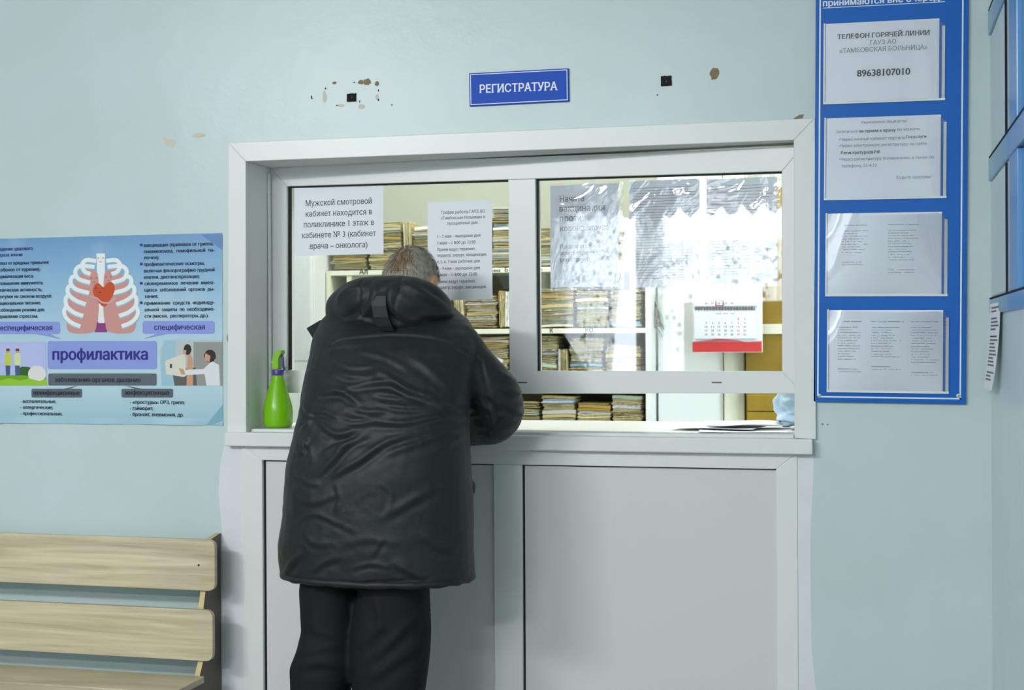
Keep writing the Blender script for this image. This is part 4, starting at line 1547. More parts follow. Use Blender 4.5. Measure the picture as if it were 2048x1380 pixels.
for a, b in ((822.5, 790), (850, 824)):
    mb = MB().box(bx0 + .004, RL(1558, 800, 1.56)[0], 1.547, 1.5595, RL(1520, a, 1.56)[1], RL(1520, b, 1.56)[1])
    d = mb.build('drawer', M['brown'], bc, bevel=.003)
MB().box(bx0 + .02, bx1 - .02, 1.58, 1.93, 0, .03).build('plinth', M['wood_dark'], bc)
px_ = RL(1560, 820, 1.55)[0]
MB().box(px_, px_ + .010, 1.545, 1.5595, .2, RL(1560, 790, 1.55)[1]).build('door_edge', M['wood_dark'], bc)

# dried bunch hanging on the white panel
hb = MB()
hr = random.Random(5)
for k in range(16):
    a = RL(1306 + hr.uniform(-3, 9), 588, 1.585)
    b = RL(1306 + hr.uniform(-5, 20), hr.uniform(625, 645), 1.575)
    c = RL(1310 + hr.uniform(-10, 20), hr.uniform(650, 678), 1.575)
    dark = k > 6
    hb.tube([(a[0], 1.60, a[1]), (b[0], 1.585 + hr.uniform(-.01, .01), b[1]), (c[0], 1.585 + hr.uniform(-.012, .012), c[1])], [.002, .003 if not dark else .0045, .001], 6, 1 if dark else 0)
hb.build('dried_bunch', [M['plant'], M['plant_d']], smooth=True, label='small dried bunch hanging beside the shelving end panel', cat='dried plant')

# the wall calendar
CYc = 1.50
cal = empty('wall_calendar', (*RL(1455, 700, CYc)[:1], CYc, RL(1455, 700, CYc)[1]), label='white two-month wall calendar with a red foot behind the glass', cat='calendar')


def KL(px, py):
    return RL(px, py, CYc)


def kbox(mb, x0, y0, x1, y1, d0, d1, mi=0):
    a, b = KL(x0, y1), KL(x1, y0)
    mb.box(a[0], b[0], CYc - d0, CYc - d1, a[1], b[1], mi)


mb = MB()
kbox(mb, 1385, 440, 1524, 705, 0, -.004, 0)
kbox(mb, 1385, 684, 1523.5, 704, .0006, 0, 1)
wave = [KL(1385, 684.5)] + [KL(1523.5, 684.5)] + [KL(1523.5 - k * 11.5, 681.5 + (2.2 * math.sin(k * .62) - (2.0 if 3 < k < 9 else 0))) for k in range(13)]
mb.flat(wave, CYc - .0007, 2)
mb.build('backing', [M['paper_w'], M['red'], M['red_l']], cal)
for (y0, y1, first, nd, rows) in ((500, 612.5, 3, 30, (575.5, 583.3, 591.2, 598.9, 606.8)), (622, 677.5, 5, 31, (638.3, 646.3, 654, 661.6, 669.4))):
    mb = MB()
    kbox(mb, 1389, y0, 1512.5, y1, .008, .0008, 0)
    day = 1
    r_, c_ = 0, first
    while day <= nd and r_ < 5:
        xx = 1412.8 + 12.8 * c_
        wdt = 5.4 if day > 9 else 2.6
        a, b = KL(xx - wdt / 2, rows[r_]), KL(xx + wdt / 2, rows[r_])
        letter(mb, str(day), a[0], b[0], a[1] - .003, lambda u, v: (u, CYc - .0084, v), 2 if c_ > 4 else 1, .01, False, .0110)
        day += 1
        c_ += 1
        if c_ == 7:
            c_, r_ = 0, r_ + 1
    if y0 > 600:
        a, b = KL(1432, 629), KL(1469, 629)
        letter(mb, 'МАЙ · MAY · MAI', a[0], b[0], a[1], lambda u, v: (u, CYc - .0084, v), 1)
        kbox(mb, 1391, 632.5, 1511, 633.3, .0084, .008, 3)
    mb.build('month_sheet', [M['paper_w'], M['ink_grey'], M['red_ink'], M['pocket_edge']], cal)
mb = MB()
for k in range(40):
    a = KL(1391 + k * 3.02, 617.2)
    mb.tube([(a[0], CYc - .001, a[1] + .006), (a[0], CYc - .010, a[1]), (a[0], CYc - .001, a[1] - .006)], .0013, 5)
mb.build('spiral_binding', M['black'], cal)
mb = MB()
o_ = [KL(1431.5, 612.3), KL(1447.5, 612.3), KL(1447.5, 600), KL(1431.5, 600)]
i_ = [KL(1433.2, 610.6), KL(1445.8, 610.6), KL(1445.8, 601.7), KL(1433.2, 601.7)]
ring_flat(mb, o_, i_, CYc - .0100)
ring_flat(mb, o_, i_, CYc - .0088)
mb.build('date_marker', M['dark_red'], cal, label='dark red sliding date frame')

# ==================================================================== ON THE COUNTER
# loose papers at the right end of the sill
def loose_paper(cx_, cy_, w_, h_, rz, z, warp, seed, label, m=M['paper_w']):
    mb = MB()
    N = 12
    r = random.Random(seed)
    o1, o2 = r.uniform(0, 9), r.uniform(0, 9)
    vs = []
    for j in range(N + 1):
        for i in range(N + 1):
            x, y = (i / N - .5) * w_, (j / N - .5) * h_
            e = max(abs(i / N - .5), abs(j / N - .5)) * 2
            dz = warp * (.5 + .5 * mnoise.noise(Vector((x * 9 + o1, y * 9 + o2, 0)))) * (e ** 1.5)
            vs.append((cx_ + x * math.cos(rz) - y * math.sin(rz), cy_ + x * math.sin(rz) + y * math.cos(rz), z + dz))
    mb.add(vs, [(j * (N + 1) + i, j * (N + 1) + i + 1, (j + 1) * (N + 1) + i + 1, (j + 1) * (N + 1) + i) for j in range(N) for i in range(N)])
    o = mb.build('paper_sheet', m, smooth=True, label=label, cat='paper', group='loose papers on the sill')
    s = o.modifiers.new('thickness', 'SOLIDIFY')
    s.thickness = .0006
    return o


p = onZ(1490, 866, CTOP)
loose_paper(-.335, .165, .27, .19, .10, CTOP + .0012, .004, 1, 'creased white form lying foremost on the sill by the right casing')
loose_paper(-.42, .235, .25, .19, -.16, CTOP + .0062, .004, 2, 'white form reaching furthest left in the pile on the sill')
loose_paper(-.345, .245, .22, .18, .22, CTOP + .0116, .016, 3, 'white sheet on top of the pile by the blue sleeve')

# green spray bottle
pb = onZ(553, 857, CTOP)
bx, by = pb[0] - .015, pb[1] + .046
S = 1.0
sb = empty('spray_bottle', (bx, by, CTOP), label='green spray bottle with a purple collar at the left end of the sill', cat='spray bottle')
prof = [(.030, .003), (.034, 0), (.041, .003), (.0455, .012), (.0462, .025), (.0462, .050), (.0455, .062), (.042, .078), (.036, .098), (.0295, .122), (.0225, .145), (.0175, .160), (.0165, .168)]
MB().lathe([(a, b) for a, b in prof], (bx, by, CTOP), 40).build('bottle', M['green'], sb, smooth=True)
mb = MB()
mb.lathe([(.0160, .164), (.0182, .165), (.0185, .169), (.0185, .180), (.0175, .182), (.010, .1825)], (bx, by, CTOP), 28)
mb.build('collar', M['purple'], sb, smooth=True)
hd = lambda px, py: (onY(px, py, by)[0], onY(px, py, by)[2])
mb = MB()
mb.prism_y([hd(*p) for p in [(546.5, 738), (559, 738), (559.5, 728), (559, 718), (562, 711), (565, 706), (564.5, 700.5), (560, 700), (553, 703), (548.5, 711), (546, 721), (544, 722), (544, 727), (546.5, 727)]], by - .011, by + .022)
mb.build('spray_head', M['green_l'], sb, bevel=.003)
mb = MB()
a, b, c, d = hd(561, 704), hd(564.5, 716), hd(565, 730), hd(568.5, 741)
mb.tube([(a[0], by + .004, a[1]), (b[0], by + .004, b[1]), (c[0], by + .004, c[1]), (d[0], by + .002, d[1])], [.003, .0042, .0042, .003], 10)
mb.build('trigger', M['purple'], sb, smooth=True)

# ==================================================================== BENCH
BX = -1.936
YP = -.107
def zy(px, py, y):
    return onY(px, py, y)[2]


s1t, s1b = (zy(0, 1064.6, -.125) + zy(401, 1080.6, -.125)) / 2, (zy(0, 1163, -.125) + zy(415, 1183, -.125)) / 2
s2t, s2b = (zy(0, 1198.5, -.142) + zy(380, 1221.5, -.142)) / 2, (zy(0, 1296.6, -.142) + zy(410, 1325, -.142)) / 2
x1e, x2e = onY(429.5, 1130, -.125)[0], onY(425, 1270, -.142)[0]
sz = (zy(0, 1327, -.165) + zy(395, 1353, -.165)) / 2
x3e = onY(410, 1355, -.165)[0]
BL = -3.55
bn = empty('bench', ((BL + BX) / 2, -.25, 0), label='light wood slatted bench with dark end panels under the poster', cat='bench')


def rslat(name, x0, x1, y0, y1, z0, z1, m, r=.022, vertical=True):
    pts = []
    a0, a1 = (x0, z0) if vertical else (x0, y0), (x1, z1) if vertical else (x1, y1)
    for cx_, cy_, st in ((a1[0] - r, a0[1] + r, -90), (a1[0] - r, a1[1] - r, 0), (a0[0] + r, a1[1] - r, 90), (a0[0] + r, a0[1] + r, 180)):
        for k in range(6):
            a = math.radians(st + 18 * k)
            pts.append((cx_ + r * math.cos(a), cy_ + r * math.sin(a)))
    mb = MB()
    n = len(pts)
    if vertical:
        mb.prism_y(pts, y0, y1)
    else:
        v = [(x, y, z0) for x, y in pts] + [(x, y, z1) for x, y in pts]
        mb.add(v, [tuple(range(n - 1, -1, -1)), tuple(range(n, 2 * n))] + [(i, (i + 1) % n, (i + 1) % n + n, i + n) for i in range(n)])
    return mb.build(name, m, bn, bevel=.0015)


sl1 = rslat('back_slat', BL - .04, x1e, -.125, -.108, s1b, s1t, M['bench'])
h = onY(397, 1130.5, -.126)
mb = MB()
mb.tube([(h[0], -.1254, h[2]), (h[0], -.1248, h[2])], .0034, 14, up=(1, 0, 0))
mb.build('screw_hole', M['gasket'], sl1)
rslat('back_slat', BL - .04, x2e, -.142, -.125, s2b, s2t, M['bench'])
rslat('seat_board', BL - .04, x3e, -.36, -.165, sz - .018, sz, M['bench'], .008, False)
rslat('seat_board', BL - .04, x3e, -.56, -.375, sz - .018, sz, M['bench'], .008, False)
for xe in (BX, BL + .02):
    prf = [(-.006, 0), (-.006, s1t + .004), (YP + .002, s1t - .012), (YP, s1b), (YP - .016, s2t), (YP - .017, s2b), (YP - .05, sz - .018), (-.55, sz - .018), (-.55, sz - .10), (-.50, sz - .15), (-.50, 0), (-.43, 0), (-.40, sz - .18), (-.10, sz - .18), (-.08, 0)]
    n = len(prf)
    mb = MB()
    mb.add([(xe - .017, y, z) for y, z in prf] + [(xe, y, z) for y, z in prf],
           [tuple(range(n - 1, -1, -1)), tuple(range(n, 2 * n))], 0)
    for i in range(n):
        j = (i + 1) % n
        mb.add([(xe - .017, *prf[i]), (xe - .017, *prf[j]), (xe, *prf[j]), (xe, *prf[i])], [(0, 1, 2, 3)], 1 if 1 <= i <= 6 else 0)
    mb.build('end_panel', [M['bench_dark'], M['bench_edge']], bn, label='dark laminate end panel with pale front edges')


# ==================================================================== PEOPLE
def fused(mb, voxel, smooth=6):
    """melt the pieces of MB into one continuous skin; returns vertices, normals, faces"""
    me = bpy.data.meshes.new('tmp')
    me.from_pydata(mb.v, [], mb.f)
    o = bpy.data.objects.new('tmp', me)
    COL.objects.link(o)
    r = o.modifiers.new('r', 'REMESH')
    r.mode = 'VOXEL'
    r.voxel_size = voxel
    s = o.modifiers.new('s', 'SMOOTH')
    s.factor = .5
    s.iterations = smooth
    dg = bpy.context.evaluated_depsgraph_get()
    dg.update()
    m2 = bpy.data.meshes.new_from_object(o.evaluated_get(dg))
    n = len(m2.vertices)
    V = np.empty(n * 3)
    m2.vertices.foreach_get('co', V)
    Nn = np.empty(n * 3)
    m2.vertices.foreach_get('normal', Nn)
    F = [tuple(p.vertices) for p in m2.polygons]
    bpy.data.objects.remove(o)
    bpy.data.meshes.remove(me)
    bpy.data.meshes.remove(m2)
    return V.reshape(-1, 3), Nn.reshape(-1, 3), F


def from_arrays(name, V, F, m, parent, **kw):
    mb = MB()
    mb.v = [tuple(p) for p in V]
    mb.f = F
    mb.mi = [0] * len(F)
    return mb.build(name, m, parent, smooth=True, **kw)


def sil_ring(py, L_, R_, yc, ry, n=40, e=2.25, tilt=0.0):
    """ring whose outline runs from L_ to R_ in the photo when centred at depth yc"""
    c = onY((L_ + R_) / 2, py, yc)
    q = c - CAM
    zc = q @ AX_F
    hw = (R_ - L_) / 2 * zc / FOC
    ph = math.atan2(q[0], q[1])
    rx = math.sqrt(max(1e-5, hw * hw - (ry * math.sin(ph)) ** 2)) / math.cos(ph)
    out = []
    for k in range(n):
        a = 2 * math.pi * k / n
        ca, sa = math.cos(a), math.sin(a)
        out.append((c[0] + rx * math.copysign(abs(ca) ** (2 / e), ca), c[1] + ry * math.copysign(abs(sa) ** (2 / e), sa), c[2] + tilt * sa))
    return out


def P3(px, py, y):
    return onY(px, py, y)


def rad(rpx, y):
    return rpx * (y - CAM[1]) / math.cos(YAW) / FOC * .985


def limb(mb, pts, seg=18, sub=4):
    """pts: (px, py, y, radius_px)"""
    Q = [np.array([*P3(a, b, y), rad(r, y)]) for a, b, y, r in pts]
    Q = catmull(Q, sub)
    mb.tube([q[:3] for q in Q], [q[3] for q in Q], seg)
    mb.ball(Q[0][:3], Q[0][3] * .98, 16, 10)
    mb.ball(Q[-1][:3], Q[-1][3] * .98, 16, 10)


def polydist(X, Z, P):
    """signed distance to a polyline in the x,z plane and the position along it"""
    P = np.array(catmull(P, 6))
    best = np.full(len(X), 1e9)
    sg = np.zeros(len(X))
    tt = np.zeros(len(X))
    Ls = np.r_[0, np.cumsum(np.hypot(*(P[1:] - P[:-1]).T))]
    for i in range(len(P) - 1):
        a, b = P[i], P[i + 1]
        d = b - a
        l2 = d @ d + 1e-12
        t = np.clip(((X - a[0]) * d[0] + (Z - a[1]) * d[1]) / l2, 0, 1)
        dx, dz = X - a[0] - t * d[0], Z - a[1] - t * d[1]
        ds = np.hypot(dx, dz)
        m = ds < best
        best[m] = ds[m]
        sg[m] = np.sign(d[0] * dz - d[1] * dx)[m]
        tt[m] = ((Ls[i] + t * (Ls[i + 1] - Ls[i])) / Ls[-1])[m]
    return best * np.where(sg == 0, 1, sg), tt


def folds(V, Nn, lst, yref, back=True):
    D = np.zeros(len(V))
    wgt = np.clip((-Nn[:, 1] + .25) / .5, 0, 1) if back else np.ones(len(V))
    for pts, wd_, amp in lst:
        P = [np.array(L(a, b, yref)) for a, b in pts]
        s, t = polydist(V[:, 0], V[:, 2], P)
        tp = np.clip(np.sin(np.pi * np.clip(t, .0, 1)), 0, 1) ** .6
        D += amp * tp * wgt * .80 * (np.exp(-(s / wd_) ** 2) - .75 * np.exp(-((s + 1.8 * wd_) / (1.1 * wd_)) ** 2))
    return D


def fbm(V, sc, seed):
    s = Vector((seed * 7.3, seed * 3.1, seed))
    return np.array([mnoise.noise(Vector((p[0] * sc[0], p[1] * sc[1], p[2] * sc[2])) + s) for p in V])


def hand(mb, wrist, aim, side, curl=.5, down=(0, 0, -1)):
    """palm, four bent fingers of unequal length and a thumb from the side of the palm"""
    w_ = np.array(wrist, float)
    f = np.array(aim, float)
    f /= np.linalg.norm(f)
    d = np.array(down, float)
    d -= f * (d @ f)
    d /= np.linalg.norm(d)
    s = np.cross(f, d) * side
    mb.tube([w_ - f * .01, w_ + f * .03, w_ + f * .075, w_ + f * .092], [.024, .032, .036, .026], 14, flat=.5, up=d)
    for k, ln in enumerate((.068, .078, .072, .056)):
        b = w_ + f * .082 + s * (.030 - .020 * k)
        p1 = b + f * ln * .45 + d * .004
        p2 = p1 + (f * (1 - curl * .6) + d * curl) * ln * .32
        p3 = p2 + (f * (1 - curl * 1.1) + d * curl * 1.3) * ln * .25
        mb.tube([b - f * .02, b, p1, p2, p3], [.0085, .0095, .0088, .008, .0062], 10)
        mb.ball(p3, .0062, 8, 6)
    b = w_ + f * .022 + s * .030
    p1 = b + (f * .6 + s * .7) * .032
    p2 = p1 + (f * .9 + s * .25 + d * .2) * .030
    mb.tube([b - s * .014, b, p1, p2], [.012, .0125, .0105, .0078], 10)
    mb.ball(p2, .0078, 8, 6)


# ---------------------------------------------------------------- the man at the window
man = empty('person', (-1.29, -.40, 0), label='person seen from behind in a dark hooded parka, bent over the counter', cat='person')

HD = P3(821, 566, -.135)                 # head centre
tiltm = np.array(Matrix.Rotation(math.radians(-30), 3, 'X'))  # looking down at the counter
turn = np.array(Matrix.Rotation(math.radians(-8), 3, 'Z'))
HR = turn @ tiltm


CROWN = HR.T @ (np.array([-.08, -.70, .70]) / .99)


def hp(x, y, z):
    """head frame: x to his right, y to his face, z to his crown"""
    return HD + HR @ np.array([x, y, z])


b = MB()
b.ball(HD, (.0745, .094, .108), 28, 20, rot=HR)
b.ball(hp(0, .035, -.045), (.058, .066, .070), 20, 14, rot=HR)
b.ball(hp(0, .085, -.100), (.024, .020, .018), 12, 8, rot=HR)          # chin
b.tube([hp(0, .088, .012), hp(0, .106, -.022), hp(0, .114, -.036)], [.008, .011, .014], 10)   # nose
b.ball(hp(0, .088, .028), (.042, .014, .010), 14, 8, rot=HR)           # brow
b.tube([hp(-.022, .097, -.066), hp(0, .102, -.064), hp(.022, .097, -.066)], .0065, 8)         # mouth
for sx in (-1, 1):
    b.ball(hp(.078 * sx, -.004, -.012), (.009, .020, .032), 12, 10, rot=HR)
    b.ball(hp(.032 * sx, .084, .006), (.012, .008, .009), 10, 8, rot=HR)
b.tube([hp(0, -.02, -.08), P3(806, 640, -.19), P3(800, 690, -.27)], [.056, .058, .075], 18)   # neck
tor = [sil_ring(690, 700, 880, -.27, .085), sil_ring(740, 680, 890, -.32, .10), sil_ring(850, 660, 870, -.38, .11), sil_ring(980, 650, 870, -.40, .12), sil_ring(1080, 650, 860, -.41, .105), sil_ring(1120, 680, 830, -.41, .08)]
b.ring_loft(tor[::-1])
elR, wrR = P3(985, 836, -.215), np.array([-1.165, .060, CTOP + .052])
elL, wrL = P3(655, 822, -.235), np.array([-1.345, .055, CTOP + .052])
shR, shL = P3(915, 705, -.28), P3(680, 705, -.28)
for sh_p, el, wr_, sd in ((shR, elR, wrR, 1), (shL, elL, wrL, -1)):
    b.tube([sh_p, (sh_p + el) / 2, el], [.046, .040, .034], 14)
    b.ball(sh_p, .05, 14, 10)
    b.ball(el, .034, 12, 8)
    b.tube([el, (el * .6 + wr_ * .4), wr_], [.034, .034, .025], 14)
    hand(b, wr_, np.array([-.10 * sd, .42, -.15]), -sd, .45)
kn = [(655, 1345, -.43), (782, 1330, -.44)]
for (kx, ky, kyy), hx, fx in ((kn[0], 665, 640), (kn[1], 790, 775)):
    hpz = P3(hx, 1150, -.41)
    k3 = P3(kx, ky, kyy)
    an = np.array([k3[0] + (.0 if fx > 700 else -.01), -.42, .085])
    b.tube([hpz, (hpz + k3) / 2, k3, k3 * .55 + an * .45 + np.array([0, -.015, 0]), an], [.062, .058, .046, .044, .034], 16)
    b.tube([an + np.array([0, -.04, -.035]), an + np.array([0, .05, -.045]), an + np.array([.01 * (1 if fx > 700 else -1), .16, -.055])], [.034, .036, .024], 14)
V, N_, F_ = fused(b, .0052, 4)
mk = (V[:, 1] > SILL_Y - .02) & (V[:, 2] > CB - .16) & (V[:, 2] < CTOP + .002)
V[mk, 2] = CTOP + .002
body = from_arrays('body', V, F_, M['skin'], man)

# trousers
t = MB()
lg = [[(1125, 606, 722, -.41, .100), (1180, 600, 720, -.41, .095), (1260, 604, 718, -.42, .085), (1300, 594, 716, -.43, .084), (1335, 580, 712, -.435, .082), (1380, 582, 701, -.435, .080)],
      [(1125, 716, 858, -.42, .105), (1180, 717, 859, -.42, .10), (1260, 704, 862, -.43, .09), (1300, 701, 860, -.435, .088), (1335, 701, 856, -.44, .086), (1380, 705, 850, -.44, .084)]]
for side, rows in enumerate(lg):
    rr = [sil_ring(*r_) for r_ in rows]
    base = np.array(rr[-1])
    c = base.mean(0)
    for zf, sc, dx in ((.22, .88, -.004), (.10, .78, -.006), (.035, .78, -.006)):
        q_ = (base - c) * np.array([sc, sc * 1.1, 0]) + np.array([c[0] + dx, c[1] + .01, zf])
        rr.append([tuple(p) for p in q_])
    t.ring_loft(rr[::-1])
t.ring_loft([sil_ring(1120, 606, 860, -.41, .11), sil_ring(1060, 610, 860, -.41, .12)])
t.ring_loft([sil_ring(1168, 640, 830, -.41, .10), sil_ring(1110, 606, 860, -.41, .115)])
V, N_, F_ = fused(t, .0068, 6)
D = folds(V, N_, [([(735, 1320), (775, 1290), (830, 1230)], .012, .006), ([(720, 1300), (745, 1265), (770, 1250)], .012, .006), ([(735, 1360), (790, 1320), (845, 1290)], .014, .006),
                  ([(590, 1335), (640, 1325), (690, 1345)], .012, .007), ([(600, 1310), (650, 1295), (700, 1300)], .012, .005), ([(612, 1240), (640, 1270), (700, 1280)], .014, .004),
                  ([(745, 1190), (760, 1240), (750, 1290)], .012, .004)], -.52)
D += .0025 * fbm(V, (7, 7, 4), 3)
from_arrays('trousers', V + N_ * D[:, None], F_, M['trouser'], man)
for (kx, ky, kyy), fx in ((kn[0], -1), (kn[1], 1)):
    k3 = P3(kx, ky, kyy)
    ax, ay = k3[0] + (-.01 if fx < 0 else 0), -.42
    sh = MB()
    pts = [(-.095, .030, .032), (-.07, .036, .040), (-.02, .040, .048), (.05, .044, .042), (.11, .049, .034), (.16, .046, .028), (.195, .030, .018)]
    rings = []
    for yy, rx, hz in pts:
        rings.append([(ax + fx * .012 * (yy + .1) * 4 + rx * math.cos(a), ay + yy, max(.0, .004 + hz * (1 + math.sin(a)) * (1 if math.sin(a) > 0 else .12))) for a in [2 * math.pi * k / 20 for k in range(20)]])
    sh.ring_loft(rings)
    sh.build('shoe', M['shoe'], man, smooth=True)

# parka
j = MB()
rows = [(1148, 561, 947, -.40, .168), (1120, 558, 946, -.40, .172), (1080, 560, 945, -.40, .176), (1040, 565, 943, -.40, .178), (990, 570, 942, -.40, .180), (940, 575, 940, -.40, .178),
        (890, 584, 938, -.40, .172), (850, 592, 936, -.39, .166), (800, 604, 937, -.37, .160), (750, 612, 945, -.345, .154), (705, 618, 957, -.315, .146), (670, 626, 955, -.285, .136),
        (640, 643, 935, -.25, .122), (615, 668, 905, -.215, .105), (595, 700, 875, -.19, .088), (580, 735, 850, -.165, .072)]
j.ring_loft([sil_ring(*r_) for r_ in rows])
limb(j, [(912, 692, -.285, 53), (950, 738, -.275, 51), (984, 786, -.245, 57), (990, 829, -.205, 56), (952, 846, -.07, 48), (890, 850, .03, 42)])
limb(j, [(680, 690, -.285, 50), (655, 745, -.275, 46), (645, 810, -.25, 48), (655, 845, -.19, 46), (700, 850, -.06, 42), (745, 850, .02, 38)])
V, N_, F_ = fused(j, .0058, 7)
FL_ = [([(655, 720), (700, 735), (742, 733)], .005, .004), ([(700, 700), (760, 715), (820, 745)], .006, .003), ([(690, 830), (720, 838), (752, 832)], .005, .005), ([(760, 805), (800, 812), (850, 815)], .005, .006), ([(610, 830), (650, 822), (690, 835)], .005, .006), ([(830, 850), (880, 842), (928, 836)], .005, .006), ([(690, 960), (700, 990), (690, 1020)], .006, .004), ([(780, 960), (800, 985), (790, 1030)], .006, .003), ([(720, 1130), (760, 1120), (800, 1128)], .005, .004), ([(600, 940), (625, 960), (660, 965)], .006, .004), ([(1000, 790), (1015, 815), (1012, 850)], .006, .005), ([(960, 810), (985, 830), (1005, 860)], .006, .006), ([(690, 775), (743, 766), (779, 764), (819, 781), (885, 803)], .0075, .010), ([(722, 853), (758, 840), (819, 843), (915, 826)], .009, -.011),
       ([(635, 786), (688, 783), (735, 812)], .008, .010), ([(597, 809), (624, 839), (600, 862)], .007, .010), ([(752, 785), (820, 792)], .006, .006),
       ([(846, 777), (880, 800), (922, 822)], .008, -.010), ([(750, 740), (790, 762), (822, 786)], .007, .006), ([(660, 742), (715, 755), (760, 752)], .008, .006),
       ([(645, 950), (679, 921), (717, 880), (760, 862)], .009, .009), ([(676, 950), (736, 917), (790, 880), (860, 860)], .009, .009), ([(608, 1037), (649, 1022), (692, 1038), (736, 1056)], .006, .0035),
       ([(568, 1148), (590, 1125), (618, 1098)], .008, .007), ([(640, 1137), (665, 1118), (700, 1104)], .008, .005), ([(762, 1110), (772, 1090), (786, 1068)], .005, .004),
       ([(800, 1114), (835, 1138), (868, 1160)], .009, .006), ([(600, 880), (630, 890), (640, 925)], .008, .007), ([(590, 905), (615, 900), (625, 870)], .006, .006),
       ([(870, 900), (905, 880), (930, 850)], .008, .006), ([(780, 905), (840, 885), (925, 855)], .009, .006), ([(640, 840), (690, 865), (740, 850)], .008, .008),
       ([(650, 900), (690, 880), (740, 868)], .007, -.006), ([(805, 710), (850, 740), (900, 790)], .009, .004), ([(940, 700), (965, 690), (985, 715)], .008, .006),
       ([(930, 800), (955, 830), (950, 870)], .008, -.009), ([(965, 780), (1000, 800), (1030, 815)], .008, .006), ([(975, 850), (1005, 835), (1030, 835)], .007, .005),
       ([(950, 740), (975, 760), (1000, 775)], .007, .005), ([(640, 700), (660, 690), (700, 690)], .006, .003), ([(600, 990), (640, 1000), (700, 980)], .008, .004),
       ([(780, 1030), (830, 1000), (880, 970)], .010, .004), ([(700, 1080), (760, 1070), (820, 1080)], .009, .003),
       ([(700, 810), (745, 822), (790, 818)], .007, .007), ([(620, 1060), (650, 1080), (690, 1078)], .008, .003), ([(850, 1060), (880, 1090), (910, 1100)], .009, .004)]
D = folds(V, N_, FL_, -.50)
# yoke seam, side seam, stitched hem
for pts, wd_, am in (([(632, 690), (660, 679), (740, 671), (820, 675), (880, 690), (925, 725)], .0034, -.0042), ([(926, 850), (928, 950), (930, 1040), (932, 1110)], .003, -.004),
                     ([(572, 1156), (640, 1162), (740, 1162), (860, 1156)], .0036, -.0045), ([(925, 730), (935, 790), (932, 840)], .004, -.004)):
    P = [np.array(L(a, b_, -.52)) for a, b_ in pts]
    s, tpar = polydist(V[:, 0], V[:, 2], P)
    D += am * np.exp(-(s / wd_) ** 2) * np.clip((-N_[:, 1] + .3) / .4, 0, 1)
D += .0042 * fbm(V, (5, 5, 8), 1) + .0022 * fbm(V, (14, 10, 22), 2) + .0010 * fbm(V, (40, 30, 55), 4)
def on_counter(V):
    """arms lie on the counter top instead of sinking into it"""
    m = (V[:, 1] > SILL_Y - .014) & (V[:, 2] > CB - .16) & (V[:, 2] < CTOP + .0018)
    V[m, 2] = CTOP + .0018
    return V


jk = from_arrays('parka', on_counter(V + N_ * D[:, None]), F_, M['jacket'], man)

# rolled hem band under the edge
hem = np.array(sil_ring(1147, 568, 941, -.40, .166, 72))
hm = MB()
ro = random.Random(3)
P = [p + np.array([0, 0, ro.uniform(-.0012, .0012)]) for p in hem] + [hem[0]]
n = len(P) - 1
rings = []
for i in range(n):
    tng = P[(i + 1) % n] - P[i - 1]
    tng /= np.linalg.norm(tng)
    a = np.cross(tng, (0, 0, 1))
    r_ = .0095 * (1 + .15 * math.sin(i * 1.7))
    rings.append([P[i] + np.array([0, 0, -.002]) + r_ * (a * math.cos(q) + np.array([0, 0, 1]) * math.sin(q)) for q in [2 * math.pi * k / 10 for k in range(10)]])
rings.append(rings[0])
hm.ring_loft(rings, cap=False)
hm.build('hem_band', M['jacket'], jk, smooth=True)

# hood lying on the shoulders
h = MB()
limb(h, [(672, 640, -.22, 18), (683, 613, -.29, 32), (722, 601, -.345, 46), (775, 600, -.365, 52), (828, 602, -.36, 50), (872, 617, -.31, 36), (897, 640, -.22, 15)], 22, 6)
limb(h, [(668, 640, -.27, 16), (715, 636, -.36, 20), (780, 640, -.385, 20), (840, 640, -.37, 18), (895, 640, -.27, 12)], 16, 5)
V, N_, F_ = fused(h, .0052, 5)
D = folds(V, N_, [([(745, 560), (752, 590), (735, 620), (705, 640)], .010, .011), ([(790, 565), (783, 600), (800, 630), (840, 645)], .010, .010), ([(660, 600), (690, 580), (730, 572)], .008, .006),
                  ([(800, 560), (830, 580), (880, 610)], .010, .006), ([(670, 635), (710, 628), (745, 640)], .007, -.008), ([(815, 640), (850, 630), (890, 625)], .008, .006),
                  ([(840, 570), (865, 590), (890, 622)], .007, -.006)], -.42)
for pts in ([(795, 552), (800, 580), (790, 610), (785, 650)], [(714, 562), (716, 590), (716, 640)]):
    P = [np.array(L(a, b_, -.43)) for a, b_ in pts]
    s, tpar = polydist(V[:, 0], V[:, 2], P)
    D += -.004 * np.exp(-(s / .0032) ** 2) * np.clip((-N_[:, 1] + .3) / .4, 0, 1)
D += .004 * fbm(V, (9, 9, 11), 6) + .0015 * fbm(V, (26, 26, 30), 7)
hd_ = from_arrays('hood', V + N_ * D[:, None], F_, M['jacket'], jk)
